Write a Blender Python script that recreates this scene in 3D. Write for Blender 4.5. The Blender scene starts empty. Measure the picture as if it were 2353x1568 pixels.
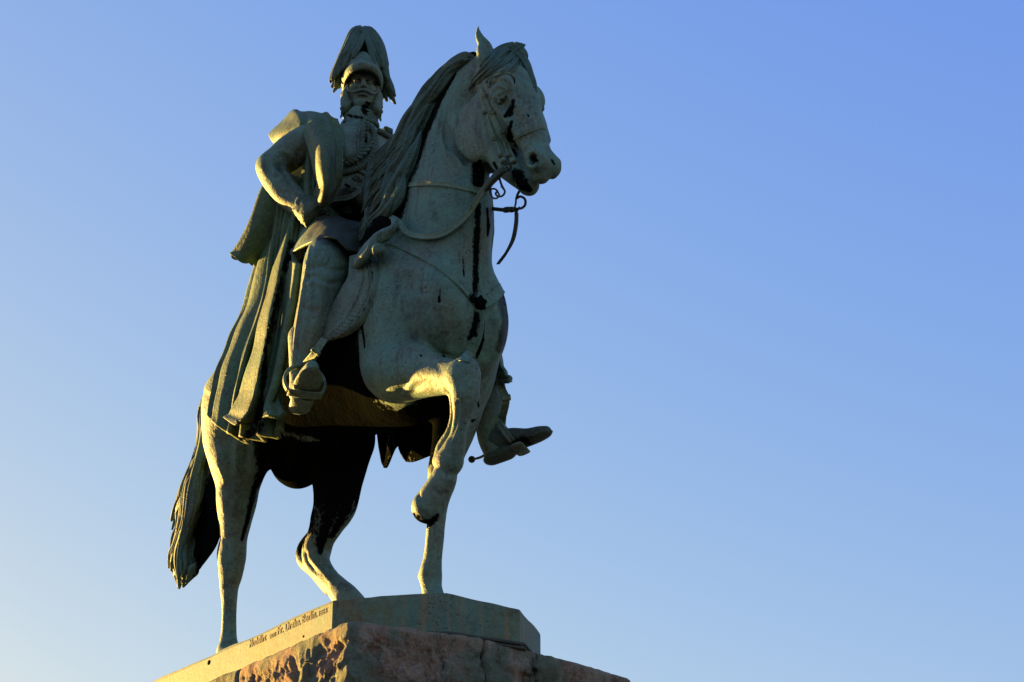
SUN_AZ,SUN_EL,SKY_EL,AIR,DUST,OZ,SKY,SUN,SUNC,EXPO=309.,2.6,2.6,1.,1.,1.,.15,5.,(1,.60,.15),2.45
# ---------------------------------------------------------------- equestrian statue on a stone pedestal, late sun
import bpy, bmesh, math, random, time
import numpy as np
from mathutils import Vector
from mathutils.bvhtree import BVHTree
from mathutils import noise as mnoise
T0 = time.time()
def log(*a): print('[%.1fs]' % (time.time()-T0), *a, flush=True)
random.seed(7); RNG = np.random.default_rng(7)
SC = bpy.context.scene; COL = SC.collection
R = math.radians
# ---- camera constants (used to place the photographed outline at real distances)
F=4530.; CX=1176.5; CY=784.; TH=R(25.)
C=np.array([0,0,1.6]); FW=np.array([0,math.cos(TH),math.sin(TH)]); UP=np.array([0,-math.sin(TH),math.cos(TH)]); RT=np.array([1.,0,0])
def ray(u,v): return FW+RT*(u-CX)/F-UP*(v-CY)/F
_d=ray(765,1378); _K=C+_d*(12.3/math.hypot(_d[0],_d[1]))
AZ=R(143.)
HF=np.array([math.sin(AZ),math.cos(AZ),0]); HL=np.array([math.sin(AZ-math.pi/2),math.cos(AZ-math.pi/2),0]); UZ=np.array([0,0,1.])
CORNY=-0.52
O=_K-HF*1.0-HL*CORNY        # origin of the statue's own frame: X ahead of the horse, Y to its left, Z up, 0 on top of the bronze base
MROT=np.stack([HF,HL,UZ])   # rows
def toW(p): return O+np.asarray(p,float)@MROT
def toL(p): return (np.asarray(p,float)-O)@MROT.T
CL=toL(C)
def Q(u,v,y=None,x=None,z=None):
    d=MROT@ray(u,v)
    t=(y-CL[1])/d[1] if y is not None else ((x-CL[0])/d[0] if x is not None else (z-CL[2])/d[2])
    return CL+d*t
def depth(p): return float((toW(p)-C)@FW)
def pj(p):
    w=toW(p)-C; D=w@FW; return np.stack([CX+F*(w@RT)/D, CY-F*(w@UP)/D, D],-1)
def N(u,v,y,r):            # node: place + radius (both read off in photo units, converted to metres)
    p=Q(u,v,y=y); return (p, r*depth(p)/F)
def NX(u,v,x,r):
    p=Q(u,v,x=x); return (p, r*depth(p)/F)
def px(p,n): return n*depth(p)/F
VIEW=MROT@(-FW)            # from statue to camera, statue frame
SIDE=MROT@RT               # image right, statue frame
VUP=MROT@UP

def catmull(P,n,closed=False):
    P=np.asarray(P,float); m=len(P)
    t=np.linspace(0,m-1,n); i=np.clip(np.floor(t).astype(int),0,m-2); f=(t-i)[:,None]
    g=lambda j: P[np.clip(j,0,m-1)]
    p0,p1,p2,p3=g(i-1),g(i),g(i+1),g(i+2)
    p0=np.where((i==0)[:,None],2*p1-p2,p0); p3=np.where((i==m-2)[:,None],2*p2-p1,p3)
    return .5*((2*p1)+(-p0+p2)*f+(2*p0-5*p1+4*p2-p3)*f**2+(-p0+3*p1-3*p2+p3)*f**3)
def unit(v): v=np.asarray(v,float); return v/np.linalg.norm(v)

# ---------------------------------------------------------------- implicit sculpting: a distance field in clay, meshed by surface nets
class Clay:
    def __init__(s,lo,hi,h):
        s.lo=np.array(lo,float); s.h=h; s.n=np.ceil((np.array(hi)-s.lo)/h).astype(int)+1
        s.f=np.full(s.n,.5,np.float32)
        s.ax=[(s.lo[i]+h*np.arange(s.n[i])).astype(np.float32) for i in range(3)]
    def block(s,lo,hi):
        a=np.clip(np.floor((lo-s.lo)/s.h).astype(int),0,s.n); b=np.clip(np.ceil((hi-s.lo)/s.h).astype(int)+1,0,s.n)
        if (b<=a).any(): return None
        sl=tuple(slice(a[i],b[i]) for i in range(3))
        return sl,s.ax[0][sl[0]][:,None,None],s.ax[1][sl[1]][None,:,None],s.ax[2][sl[2]][None,None,:]
    def comb(s,sl,d,k,op):
        a=s.f[sl]
        if op=='add':
            if k<=0: s.f[sl]=np.minimum(a,d); return
            h=np.maximum(k-np.abs(a-d),0)/k; s.f[sl]=np.minimum(a,d)-h*h*k*.25
        else:                                       # carve
            d=-d; h=np.maximum(k-np.abs(a-d),0)/max(k,1e-6); s.f[sl]=np.maximum(a,d)+h*h*k*.25
    def cap(s,p0,r0,p1,r1,k=.03,op='add',flat=None,clip=None):
        p0=np.asarray(p0,float);p1=np.asarray(p1,float); m=max(r0,r1)*1.6*(1 if flat is None else max(1,flat[1]))+k+4*s.h
        B=s.block(np.minimum(p0,p1)-m,np.maximum(p0,p1)+m)
        if B is None: return
        sl,x,y,z=B; ab=(p1-p0).astype(np.float32); L=float(ab@ab)+1e-9
        dx,dy,dz=x-np.float32(p0[0]),y-np.float32(p0[1]),z-np.float32(p0[2])
        t=np.clip((dx*ab[0]+dy*ab[1]+dz*ab[2])/L,0,1)
        ex,ey,ez=dx-t*ab[0],dy-t*ab[1],dz-t*ab[2]
        rr=np.float32(r0)+t*np.float32(r1-r0)
        q=ex*ex+ey*ey+ez*ez
        if flat is not None:
            w,fa=flat; w=np.asarray(w,np.float32); c=ex*w[0]+ey*w[1]+ez*w[2]
            q=q+c*c*np.float32(1/fa**2-1); dd=(np.sqrt(np.maximum(q,0))-rr)*np.float32(min(1,fa)**.5)
        else: dd=np.sqrt(q)-rr
        if clip is not None:
            cn,cp=clip; cn=np.asarray(cn,float); off=float(cn@np.asarray(cp)); dd=np.maximum(dd,(x*np.float32(cn[0])+y*np.float32(cn[1])+z*np.float32(cn[2]))-np.float32(off))
        s.comb(sl,dd,k,op)
    def chain(s,nodes,k=.03,sub=8,op='add',flat=None,kin=None):
        P=np.array([np.r_[p,r] for p,r in nodes]); 
        Z=catmull(P,(len(P)-1)*sub+1) if len(P)>2 else P
        Z[:,3]=np.maximum(Z[:,3],.002)
        m=float(Z[:,3].max())*1.5*(1 if flat is None else max(1,flat[1]))+k+4*s.h
        B=s.block(Z[:,:3].min(0)-m,Z[:,:3].max(0)+m)
        if B is None: return
        sl=B[0]; keep=s.f[sl].copy(); s.f[sl]=.5
        for a,b in zip(Z[:-1],Z[1:]): s.cap(a[:3],a[3],b[:3],b[3],k=(kin or .0),flat=flat)
        d=s.f[sl].copy(); s.f[sl]=keep; s.comb(sl,d,k,op)
    def ell(s,c,r,k=.03,axes=None,op='add'):
        c=np.asarray(c,float); r=np.asarray(r,float); m=r.max()+k+4*s.h
        B=s.block(c-m,c+m)
        if B is None: return
        sl,x,y,z=B; dx,dy,dz=x-np.float32(c[0]),y-np.float32(c[1]),z-np.float32(c[2])
        if axes is None: a,b,e=dx,dy,dz
        else:
            A=np.asarray(axes,np.float32); a,b,e=[dx*A[i][0]+dy*A[i][1]+dz*A[i][2] for i in range(3)]
        k0=np.sqrt((a/r[0])**2+(b/r[1])**2+(e/r[2])**2); k1=np.sqrt((a/r[0]**2)**2+(b/r[1]**2)**2+(e/r[2]**2)**2)
        d=(k0*(k0-1)/np.maximum(k1,1e-6)).astype(np.float32)
        s.comb(sl,d,k,op)
    def ballq(s,u,v,y,r,k=.03,op='add',rv=1.,ry=1.):
        p,rr=N(u,v,y,r); s.ell(p,(rr,rr*ry,rr*rv),k,op=op)
    def mesh(s):
        f=s.f; S=f<0; n=f.shape
        cs=np.zeros((n[0]-1,n[1]-1,n[2]-1),np.uint8)
        for i in (0,1):
            for j in (0,1):
                for k in (0,1): cs+=S[i:n[0]-1+i,j:n[1]-1+j,k:n[2]-1+k]
        act=(cs>0)&(cs<8); I=np.argwhere(act); idx=np.full(act.shape,-1,np.int64); idx[act]=np.arange(len(I))
        acc=np.zeros((len(I),3)); cnt=np.zeros(len(I))
        corners=[(i,j,k) for i in (0,1) for j in (0,1) for k in (0,1)]
        vals={c:f[I[:,0]+c[0],I[:,1]+c[1],I[:,2]+c[2]].astype(float) for c in corners}
        for c in corners:
            for a in range(3):
                if c[a]==0:
                    e=list(c); e[a]=1; e=tuple(e); va,vb=vals[c],vals[e]; m=(va<0)!=(vb<0)
                    t=np.where(m,va/np.where(va==vb,1,va-vb),0)
                    p=np.tile(np.array(c,float),(len(I),1)); p[:,a]+=t
                    acc[m]+=p[m]; cnt[m]+=1
        V=s.lo+s.h*(I+acc/cnt[:,None]); quads=[]
        for a in range(3):
            b,c=(a+1)%3,(a+2)%3
            s0=[slice(None)]*3; s1=[slice(None)]*3; s0[a]=slice(0,-1); s1[a]=slice(1,None)
            A,Bb=S[tuple(s0)],S[tuple(s1)]; E=np.argwhere(A!=Bb)
            E=E[(E[:,b]>0)&(E[:,c]>0)&(E[:,b]<n[b]-1)&(E[:,c]<n[c]-1)]
            pos=A[E[:,0],E[:,1],E[:,2]]
            def g(db,dc):
                e=E.copy(); e[:,b]-=db; e[:,c]-=dc; return idx[e[:,0],e[:,1],e[:,2]]
            q=np.stack([g(1,1),g(0,1),g(0,0),g(1,0)],1)
            q[~pos]=q[~pos][:,::-1]; quads.append(q)
        Qd=np.concatenate(quads); Qd=Qd[(Qd>=0).all(1)]
        return V,Qd

def vnormals(V,Fc):
    n=np.cross(V[Fc[:,2]]-V[Fc[:,0]],V[Fc[:,3]]-V[Fc[:,1]]) if Fc.shape[1]==4 else np.cross(V[Fc[:,1]]-V[Fc[:,0]],V[Fc[:,2]]-V[Fc[:,0]])
    o=np.zeros_like(V)
    for i in range(Fc.shape[1]): np.add.at(o,Fc[:,i],n)
    return o/np.maximum(np.linalg.norm(o,axis=1),1e-12)[:,None]

class MB:                      # collects pieces (statue frame) into one mesh
    def __init__(s): s.V=[];s.F=[];s.n=0
    def add(s,V,Fs):
        V=np.asarray(V,float); s.V.append(V); s.F+= [tuple(int(i)+s.n for i in f) for f in Fs]; s.n+=len(V)
        return s
    def arr(s): return np.concatenate(s.V),s.F
def link(name,V,Fs,mat,parent=None,smooth=True,dark=None,frame='L',brown=None):
    V=np.asarray(V,float); W=toW(V) if frame=='L' else V
    me=bpy.data.meshes.new(name)
    if isinstance(Fs,np.ndarray):
        k=Fs.shape[1]; me.vertices.add(len(W)); me.vertices.foreach_set('co',W.astype(np.float32).ravel())
        me.loops.add(Fs.size); me.loops.foreach_set('vertex_index',Fs.astype(np.int32).ravel())
        me.polygons.add(len(Fs)); me.polygons.foreach_set('loop_start',np.arange(0,Fs.size,k,dtype=np.int32)); me.update(calc_edges=True)
    else: me.from_pydata([tuple(p) for p in W],[],Fs); me.update()
    if smooth: me.polygons.foreach_set('use_smooth',np.ones(len(me.polygons),bool))
    a=me.attributes.new('dark','FLOAT','POINT'); a.data.foreach_set('value',(np.zeros(len(W)) if dark is None else np.asarray(dark)).astype(np.float32))
    if brown is not None:
        a=me.attributes.new('brown','FLOAT','POINT'); a.data.foreach_set('value',np.asarray(brown).astype(np.float32))
    me.materials.append(mat)
    o=bpy.data.objects.new(name,me); COL.objects.link(o)
    if parent is not None:
        o.parent=parent; bpy.context.view_layer.update(); o.matrix_parent_inverse=parent.matrix_world.inverted()
    return o
def tagit(o,label=None,cat=None,group=None,kind=None):
    if label: o['label']=label
    if cat: o['category']=cat
    if group: o['group']=group
    if kind: o['kind']=kind
    return o
def empty(name,p):
    o=bpy.data.objects.new(name,None); COL.objects.link(o); o.location=tuple(toW(p)); o.empty_display_size=.3; bpy.context.view_layer.update(); return o

def frames(P,ref):
    T=np.gradient(P,axis=0); T/=np.maximum(np.linalg.norm(T,axis=1),1e-9)[:,None]
    ref=np.broadcast_to(np.asarray(ref,float),P.shape)
    B=np.cross(T,ref); B/=np.maximum(np.linalg.norm(B,axis=1),1e-9)[:,None]
    Nn=np.cross(B,T); return T,B,Nn
def tube(mb,P,r,n=12,flat=1.,ref=None,groove=0,gk=5,ph=0.,sub=None,caps=True):
    """tapered tube; flat = thickness along ref / width across it; groove = hair grooves"""
    P=np.asarray(P,float); r=np.asarray(r,float)*np.ones(len(P))
    if sub:
        Z=catmull(np.c_[P,r],sub); P,r=Z[:,:3],np.maximum(Z[:,3],1e-4)
    T,B,Nn=frames(P,VIEW if ref is None else ref)
    a=np.arange(n)*2*np.pi/n
    g=1+groove*np.cos(gk*a[None,:]+ph+np.linspace(0,1.3,len(P))[:,None])
    V=P[:,None,:]+(B[:,None,:]*np.cos(a)[None,:,None]+Nn[:,None,:]*np.sin(a)[None,:,None]*flat)*(r[:,None]*g)[:,:,None]
    V=V.reshape(-1,3); m=len(P)
    Fs=[(i*n+j,i*n+(j+1)%n,(i+1)*n+(j+1)%n,(i+1)*n+j) for i in range(m-1) for j in range(n)]
    if caps: Fs+=[tuple(range(n))[::-1],tuple((m-1)*n+j for j in range(n))]
    mb.add(V,Fs); return mb
def ribbon(mb,P,Nrm,w,t):     # strap: box section, width w across, thickness t along normals
    P=np.asarray(P,float); T=np.gradient(P,axis=0); B=np.cross(T,Nrm); B/=np.linalg.norm(B,axis=1)[:,None]
    w=np.asarray(w)*np.ones(len(P)); prof=[(-.5,-1),(-.5,.7),(-.38,1),(-.3,.75),(.3,.75),(.38,1),(.5,.7),(.5,-1)]; n=len(prof)
    V=np.stack([P+B*(a*w)[:,None]+Nrm*(b*t) for a,b in prof],1).reshape(-1,3); m=len(P)
    mb.add(V,[(i*n+j,i*n+(j+1)%n,(i+1)*n+(j+1)%n,(i+1)*n+j) for i in range(m-1) for j in range(n)]+[tuple(range(n))[::-1],tuple((m-1)*n+j for j in range(n))]); return mb
def sheet(rows,nu,nv,thick=.018,fold=None,edge=None,rnd=0):
    """cloth: rows of control points (top to bottom), splined both ways, folded, given a thickness; returns V,F,(s,t)"""
    G=np.array(rows,float)                      # R x C x 3
    A=np.stack([catmull(G[i],nu) for i in range(len(G))],0); A=np.stack([catmull(A[:,j],nv) for j in range(nu)],1)  # nv x nu x 3
    S,Tt=np.meshgrid(np.linspace(0,1,nu),np.linspace(0,1,nv))
    def nrm(A):
        n=np.cross(np.gradient(A,axis=1),np.gradient(A,axis=0)); return n/np.maximum(np.linalg.norm(n,axis=2),1e-9)[...,None]
    n0=nrm(A)
    if fold is not None: A=A+n0*fold(S,Tt)[...,None]
    n1=nrm(A); th=thick*np.ones_like(S)
    if edge: 
        for e in edge:
            d={'l':S,'r':1-S,'t':Tt,'b':1-Tt}[e[0]]; th=th+e[1]*np.exp(-(d/e[2])**2)
    A1=A+n1*(th/2)[...,None]; A2=A-n1*(th/2)[...,None]
    V=np.concatenate([A1.reshape(-1,3),A2.reshape(-1,3)]); o=nu*nv; Fs=[]
    for i in range(nv-1):
        for j in range(nu-1):
            a,b,c,d=i*nu+j,i*nu+j+1,(i+1)*nu+j+1,(i+1)*nu+j
            Fs.append((a,d,c,b)); Fs.append((o+a,o+b,o+c,o+d))
    for j in range(nu-1):
        Fs.append((j,j+1,o+j+1,o+j)); a=(nv-1)*nu+j; Fs.append((a,o+a,o+a+1,a+1))
    for i in range(nv-1):
        a=i*nu; Fs.append((a,o+a,o+a+nu,a+nu)); a=i*nu+nu-1; Fs.append((a,a+nu,o+a+nu,o+a))
    return V,Fs
# ---------------------------------------------------------------- the horse, sculpted in the statue frame
P0=Q(1145,158,y=.05); _M=Q(1256,405,y=.1); HA=unit(_M-P0); HLn=float(np.linalg.norm(_M-P0))
HB=unit([-(_M-P0)[1],(_M-P0)[0],0]); HC=np.cross(HA,HB); HAX=[HA,HB,HC]
def H(a,b,c): return P0+HLn*(a*HA+b*HB+c*HC)
YR,YL=-.2,.22
def sculpt_horse(h):
    c=Clay((-1.75,-.85,-.05),(2.95,.85,4.25),h)
    # trunk
    c.ell((-.55,0,2.28),(.72,.47,.56),0)
    c.ell((.15,0,2.12),(1.15,.49,.62),.25)
    c.ell((.95,0,2.14),(.80,.40,.74),.25)
    c.ell((1.22,0,1.98),(.56,.455,.62),.2)
    c.chain([((.1,0,2.62),.18),((.7,0,2.86),.16),((1.0,0,2.84),.17)],.3)
    # neck
    nk=[N(990,700,0,156),N(1010,620,0,150),N(1022,545,0,146),N(1026,470,0,134),N(1031,400,.0,115),N(1036,335,.0,98),N(1053,272,.02,85),N(1080,215,.03,74),N(1118,175,.05,64)]
    c.chain(nk,.12,flat=((0,1,0),.62))
    # breast muscles, shoulder, point of shoulder
    c.ell((1.56,.19,1.95),(.26,.2,.36),.12); c.ell((1.60,-.20,1.95),(.28,.2,.34),.1)
    c.ell((1.33,-.33,1.90),(.29,.155,.52),.05); c.ell((1.22,.35,1.90),(.30,.12,.48),.12)
    c.ell((1.15,-.36,2.3),(.22,.12,.5),.12)
    # raised right foreleg
    y=-.30
    c.chain([N(893,800,-.27,60),N(905,850,-.29,72),N(940,853,-.31,68),N(985,860,-.32,52),N(1022,866,-.33,42),N(1058,866,-.33,40)],.07)
    c.ballq(922,862,-.36,44,.06,rv=1.1); c.ballq(905,893,-.33,30,.05); c.ballq(950,812,-.36,32,.06)
    c.ballq(1064,866,-.34,37,.05,ry=.9); c.ballq(1072,846,-.34,26,.04); c.ballq(1038,890,-.33,20,.03)
    c.chain([N(1066,868,-.34,36),N(1069,905,-.33,33),N(1064,946,-.32,23),N(1058,975,-.315,19),N(1051,1005,-.31,20),N(1041,1035,-.305,27),N(1032,1060,-.3,31)],.03)
    c.chain([N(1042,900,-.33,12),N(1044,950,-.325,9),N(1034,990,-.32,9),N(1018,1025,-.31,14),N(1012,1058,-.3,18)],.02)   # tendons, fetlock tuft
    c.ballq(1014,1064,-.3,16,.03)
    c.chain([N(1032,1062,-.3,31),N(1022,1088,-.3,27),N(1013,1108,-.31,28)],.03)
    hn=unit(-.55*SIDE-.18*VUP-.25*VIEW); hp=Q(964,1160,y=-.35)
    p0,r0=N(1020,1102,-.31,30); p1,r1=N(985,1165,-.34,40)
    c.cap(p0,r0,p1,r1,.015,clip=(hn,hp+hn*.02))
    ub=Q(944,1160,y=-.35); 0
    # standing left foreleg
    c.chain([N(1075,800,.27,66),N(1072,860,.27,64),N(1056,920,.25,60),N(1046,975,.24,51),N(1031,1035,.23,40),N(1019,1075,.22,35),N(1016,1105,.22,33),N(1008,1150,.215,25),N(1003,1195,.21,21),N(999,1240,.21,20.5),N(994,1285,.21,22),N(989,1322,.21,27),N(992,1352,.21,24),N(998,1385,.2,26)],.06)
    c.chain([N(992,1180,.2,9),N(988,1240,.2,9),N(982,1290,.2,11),N(974,1325,.2,14)],.02)
    pf=N(1000,1385,.2,28)[0]; c.cap(pf,.075,(pf[0]-.03,pf[1],.02),.105,.03)
    # right hind leg
    c.ell((-.80,-.22,2.05),(.42,.27,.60),.12); c.ell((-.72,.22,2.05),(.46,.26,.58),.12)
    c.chain([N(575,930,-.24,112),N(550,1000,-.25,84),N(549,1055,-.24,69),N(547,1110,-.22,52),N(544,1150,-.21,46.5),N(540,1200,-.2,37),N(537,1240,-.2,31),N(533,1283,-.2,32),N(530,1320,-.2,27),N(527,1352,-.2,21.5),N(527,1400,-.2,17),N(526,1440,-.2,17),N(525,1475,-.2,20),N(526,1500,-.2,25)],.05)
    c.chain([N(518,1230,-.2,9),N(512,1265,-.2,13),N(511,1300,-.2,11),N(514,1350,-.2,7)],.02)
    c.ballq(505,1050,-.28,26,.06,rv=1.8)
    pf=N(526,1500,-.2,25)[0]; c.cap(pf,.085,(pf[0]+.09,pf[1],.02),.125,.03); c.ell((pf[0]+.07,pf[1],.07),(.14,.12,.09),.03)
    # left hind leg
    c.chain([N(770,1000,.24,95),N(776,1060,.24,70),N(775,1110,.24,57),N(770,1160,.24,50),N(753,1200,.23,40),N(738,1235,.22,33),N(728,1262,.22,34),N(727,1288,.21,31),N(744,1318,.21,26),N(768,1344,.21,26),N(793,1370,.2,31),N(815,1398,.2,33),N(838,1424,.2,30)],.06)
    c.chain([N(720,1225,.22,12),N(699,1262,.22,17),N(701,1290,.22,18),N(726,1320,.21,13),N(756,1356,.21,14)],.025)
    pf=N(838,1424,.2,30)[0]; c.cap(pf,.075,(pf[0]+.04,pf[1],.02),.10,.03)
    # sheath
    c.ballq(648,1048,0,34,.08,rv=.8); c.ballq(692,1058,0,36,.10)
    # head
    E=lambda a,b,cc,ra,rb,rc,k,op='add': c.ell(H(a,b,cc),(ra*HLn,rb*HLn,rc*HLn),k,axes=HAX,op=op)
    K=lambda nodes,k,fl=None,op='add': c.chain([(H(*n[:3]),n[3]*HLn) for n in nodes],k,flat=fl,op=op)
    E(.10,0,-.02,.19,.135,.15,.05); E(.27,0,-.01,.22,.15,.145,.04)
    for s in (-1,1):
        E(.35,.075*s,-.21,.245,.062,.245,.03)
        E(.43,.095*s,-.23,.155,.05,.165,.03)
        E(.30,.128*s,.085,.10,.036,.045,.06)              # brow
        E(.352,.148*s,.032,.050,.026,.042,.010)             # eye ball
        K([(.290,.160*s,.030,.007),(.318,.170*s,.066,.008),(.372,.164*s,.070,.008),(.412,.150*s,.040,.006)],.008) # lid
        K([(.290,.160*s,.026,.006),(.325,.168*s,-.006,.007),(.372,.160*s,-.006,.007),(.412,.148*s,.032,.006)],.008)
        E(.352,.174*s,.032,.014,.008,.014,.004,'cut')
        K([(.38,.135*s,-.035,.026),(.52,.11*s,-.02,.022),(.68,.085*s,0,.018)],.04)   # cheek bone
        K([(.40,.115*s,.06,.014),(.55,.085*s,.075,.014),(.72,.065*s,.07,.012)],.03)
        E(.905,.060*s*(1 if s<0 else .62),.026,.070,.036,.056,.03)               # nostril wing
        q=1 if s<0 else .72
        K([(.875,.082*s*q,.058,.018),(.91,.096*s*q,.068,.018),(.96,.094*s*q,.048,.018),(.975,.085*s*q,.005,.017),(.93,.090*s*q,-.020,.014)],.02)
    c.chain([(H(.22,0,.02),.145*HLn),(H(.42,0,.025),.128*HLn),(H(.6,0,.02),.108*HLn),(H(.78,0,.008),.088*HLn),(H(.9,0,.0),.082*HLn)],.05,flat=(HB,.86))
    for s in (-1,1): K([(.45,.03*s,-.23,.085),(.58,.035*s,-.215,.078),(.70,.035*s,-.195,.078),(.80,.03*s,-.165,.074),(.88,.02*s,-.145,.062),(.93,.015*s,-.135,.054)],.04)
    E(.940,-.008,-.002,.050,.060,.058,.03); E(.980,-.008,-.030,.034,.050,.045,.02); E(.945,0,-.150,.040,.058,.040,.02)
    for s in (-1,1):
        E(.925,.092*s*(1 if s<0 else .85),.026,.046,.060,.040,.008,'cut'); E(.94,.08*s*(1 if s<0 else .85),.018,.028,.045,.026,.006,'cut')
    for s in (-1,1): K([(.83,.090*s,-.085,.008),(.90,.085*s,-.088,.010),(1.,.05*s,-.092,.014)],.012,op='cut')
    K([(1.05,-.06,-.090,.012),(1.0,0,-.090,.014),(1.05,.06,-.090,.012)],.012,op='cut')
    for s in (-1,1):                                         # throat groove behind the jaw
        K([(.02,.15*s,-.31,.02),(.16,.15*s,-.41,.022),(.33,.13*s,-.44,.02),(.50,.09*s,-.42,.02)],.03,op='cut')
    # ears
    for s,tip,tw in ((-1,(1098,61),1),(1,(1201,106),1)):
        b=H(-.03,.085*s,.0); t=Q(tip[0],tip[1],y=b[1]+(-.02 if s<0 else .06)) if s<0 else b+(N(1098,61,-.1,1)[0]-H(-.03,-.085,0))*.62
        m=b*.6+t*.4+SIDE*(.018)
        c.chain([(b,.066),(b*.72+t*.28+SIDE*.004,.060),(m-SIDE*.006,.050),(b*.3+t*.7-SIDE*.008,.028),(t,.006)],.03,flat=(unit(VIEW+.3*SIDE),.6))
        c.chain([(b*.85+t*.15+VIEW*.055+SIDE*.02,.02),(m+VIEW*.05+SIDE*.012,.026),(b*.3+t*.7+VIEW*.028,.012),(b*.1+t*.9+VIEW*.01,.002)],.012,op='cut')
    return c
# ---------------------------------------------------------------- the rider
HO=Q(831,212,y=-.03)
_fa=R(171.); _fw=MROT@np.array([math.sin(_fa),math.cos(_fa),0]); _rt=MROT@np.array([math.sin(_fa-math.pi/2),math.cos(_fa-math.pi/2),0])
RAX=[_rt,_fw,np.array([0,0,1.])]
def RH(a,b,c): return HO+a*_rt+b*_fw+c*RAX[2]     # across (to the rider's left), forward, up - metres
def sculpt_head(h):
    c=Clay(RH(0,0,0)-np.array([.36,.36,.46]),RH(0,0,0)+np.array([.36,.36,.42]),h)
    E=lambda a,b,cc,ra,rb,rc,k,op='add': c.ell(RH(a,b,cc),(ra,rb,rc),k,axes=RAX,op=op)
    K=lambda nodes,k,op='add',fl=None: c.chain([(RH(*n[:3]),n[3]) for n in nodes],k,op=op,flat=fl)
    E(0,-.015,.07,.125,.155,.155,0)                 # skull
    E(0,.045,-.06,.098,.112,.145,.04)               # face
    E(0,.085,-.165,.055,.05,.045,.04)               # chin
    for s in (-1,1):
        E(.062*s,.105,-.035,.040,.038,.034,.03)     # cheek bone
        E(.047*s,.150,.012,.030,.026,.022,.012,'cut')   # socket
        E(.047*s,.128,.010,.022,.020,.018,.004)     # eye
        K([(.02*s,.150,.022,.006),(.047*s,.156,.026,.007),(.074*s,.138,.018,.006)],.006)  # upper lid
        K([(.024*s,.146,-.002,.004),(.047*s,.151,-.006,.005),(.070*s,.138,0,.004)],.006)
        K([(.012*s,.158,.045,.012),(.05*s,.156,.052,.013),(.085*s,.130,.040,.010)],.015)  # brow
        E(.022*s,.168,-.058,.017,.018,.014,.008)    # nostril wing
        E(.012*s,.178,-.072,.007,.012,.007,.004,'cut')
        E(.125*s,.0,-.005,.014,.03,.045,.01)        # ear
        # moustache, whiskers
        K([(.004*s,.172,-.084,.011),(.03*s,.174,-.092,.015),(.062*s,.156,-.096,.012),(.092*s,.128,-.082,.009),(.112*s,.108,-.055,.007),(.116*s,.104,-.034,.004)],.008)
        for i in range(34):
            t=i/33; jx,jz=RNG.uniform(-.012,.012,2)
            a0=(.098+.022*math.sin(t*3.14))*s+jx; z0=.03-.19*t+jz; b0=.055+.03*t-.02*(i%3)
            K([(a0,b0,z0,.017),(a0+.012*s,b0+.004,z0-.022,.016),(a0+.016*s,b0-.002,z0-.045,.007)],.006)
        E(.122*s,.040,-.10,.038,.055,.10,.015); E(.120*s,.045,-.180,.038,.050,.045,.02)
        for i in range(16): K([((.128+.02*math.sin(i*2.3))*s,.07-.012*(i%4),-.04-.012*i,.014),((.146+.012*math.sin(i*1.7))*s,.065-.014*(i%4),-.062-.012*i,.010),((.150+.01*math.sin(i*3.1))*s,.055-.014*(i%4),-.080-.012*i,.004)],.004)
        K([(.045*s,.145,-.062,.006),(.062*s,.140,-.085,.006)],.01,'cut')
    K([(0,.155,.035,.016),(0,.172,.0,.017),(0,.192,-.035,.018),(0,.196,-.056,.019)],.012)   # nose
    K([(-.035,.148,-.117,.010),(0,.160,-.115,.012),(.035,.148,-.117,.010)],.008)         # lower lip
    K([(-.045,.150,-.106,.004),(0,.172,-.106,.005),(.045,.150,-.106,.004)],.006,'cut')
    K([(-.03,.142,-.140,.008),(0,.150,-.138,.010),(.03,.142,-.140,.008)],.012,'cut')
    E(0,-.01,-.22,.085,.09,.12,.03)                 # neck
    return c
def sculpt_helmet(h):
    c=Clay(RH(0,0,.18)-np.array([.33,.33,.26]),RH(0,0,.18)+np.array([.33,.33,.26]),h)
    E=lambda a,b,cc,ra,rb,rc,k,op='add': c.ell(RH(a,b,cc),(ra,rb,rc),k,axes=RAX,op=op)
    E(0,.0,.110,.152,.190,.235,0)
    c.chain([(RH(0,-.005,.29),.05),(RH(0,-.005,.34),.03),(RH(0,-.005,.44),.018)],.03)
    K=lambda nodes,k,op='add': c.chain([(RH(*n[:3]),n[3]) for n in nodes],k,op=op)
    K([(0,.17,.10,.008),(0,.13,.22,.008),(0,.03,.32,.008)],.012)                       # front rib
    # peak: a shell sloping forward
    E(0,.055,.070,.158,.245,.090,.04); 
    E(0,.045,-.020,.146,.252,.124,.005,'cut'); E(0,-.03,-.10,.150,.16,.20,.008,'cut')
    E(0,-.10,.02,.152,.12,.11,.02); E(0,-.06,-.10,.135,.15,.15,.01,'cut')
    return c
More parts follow.
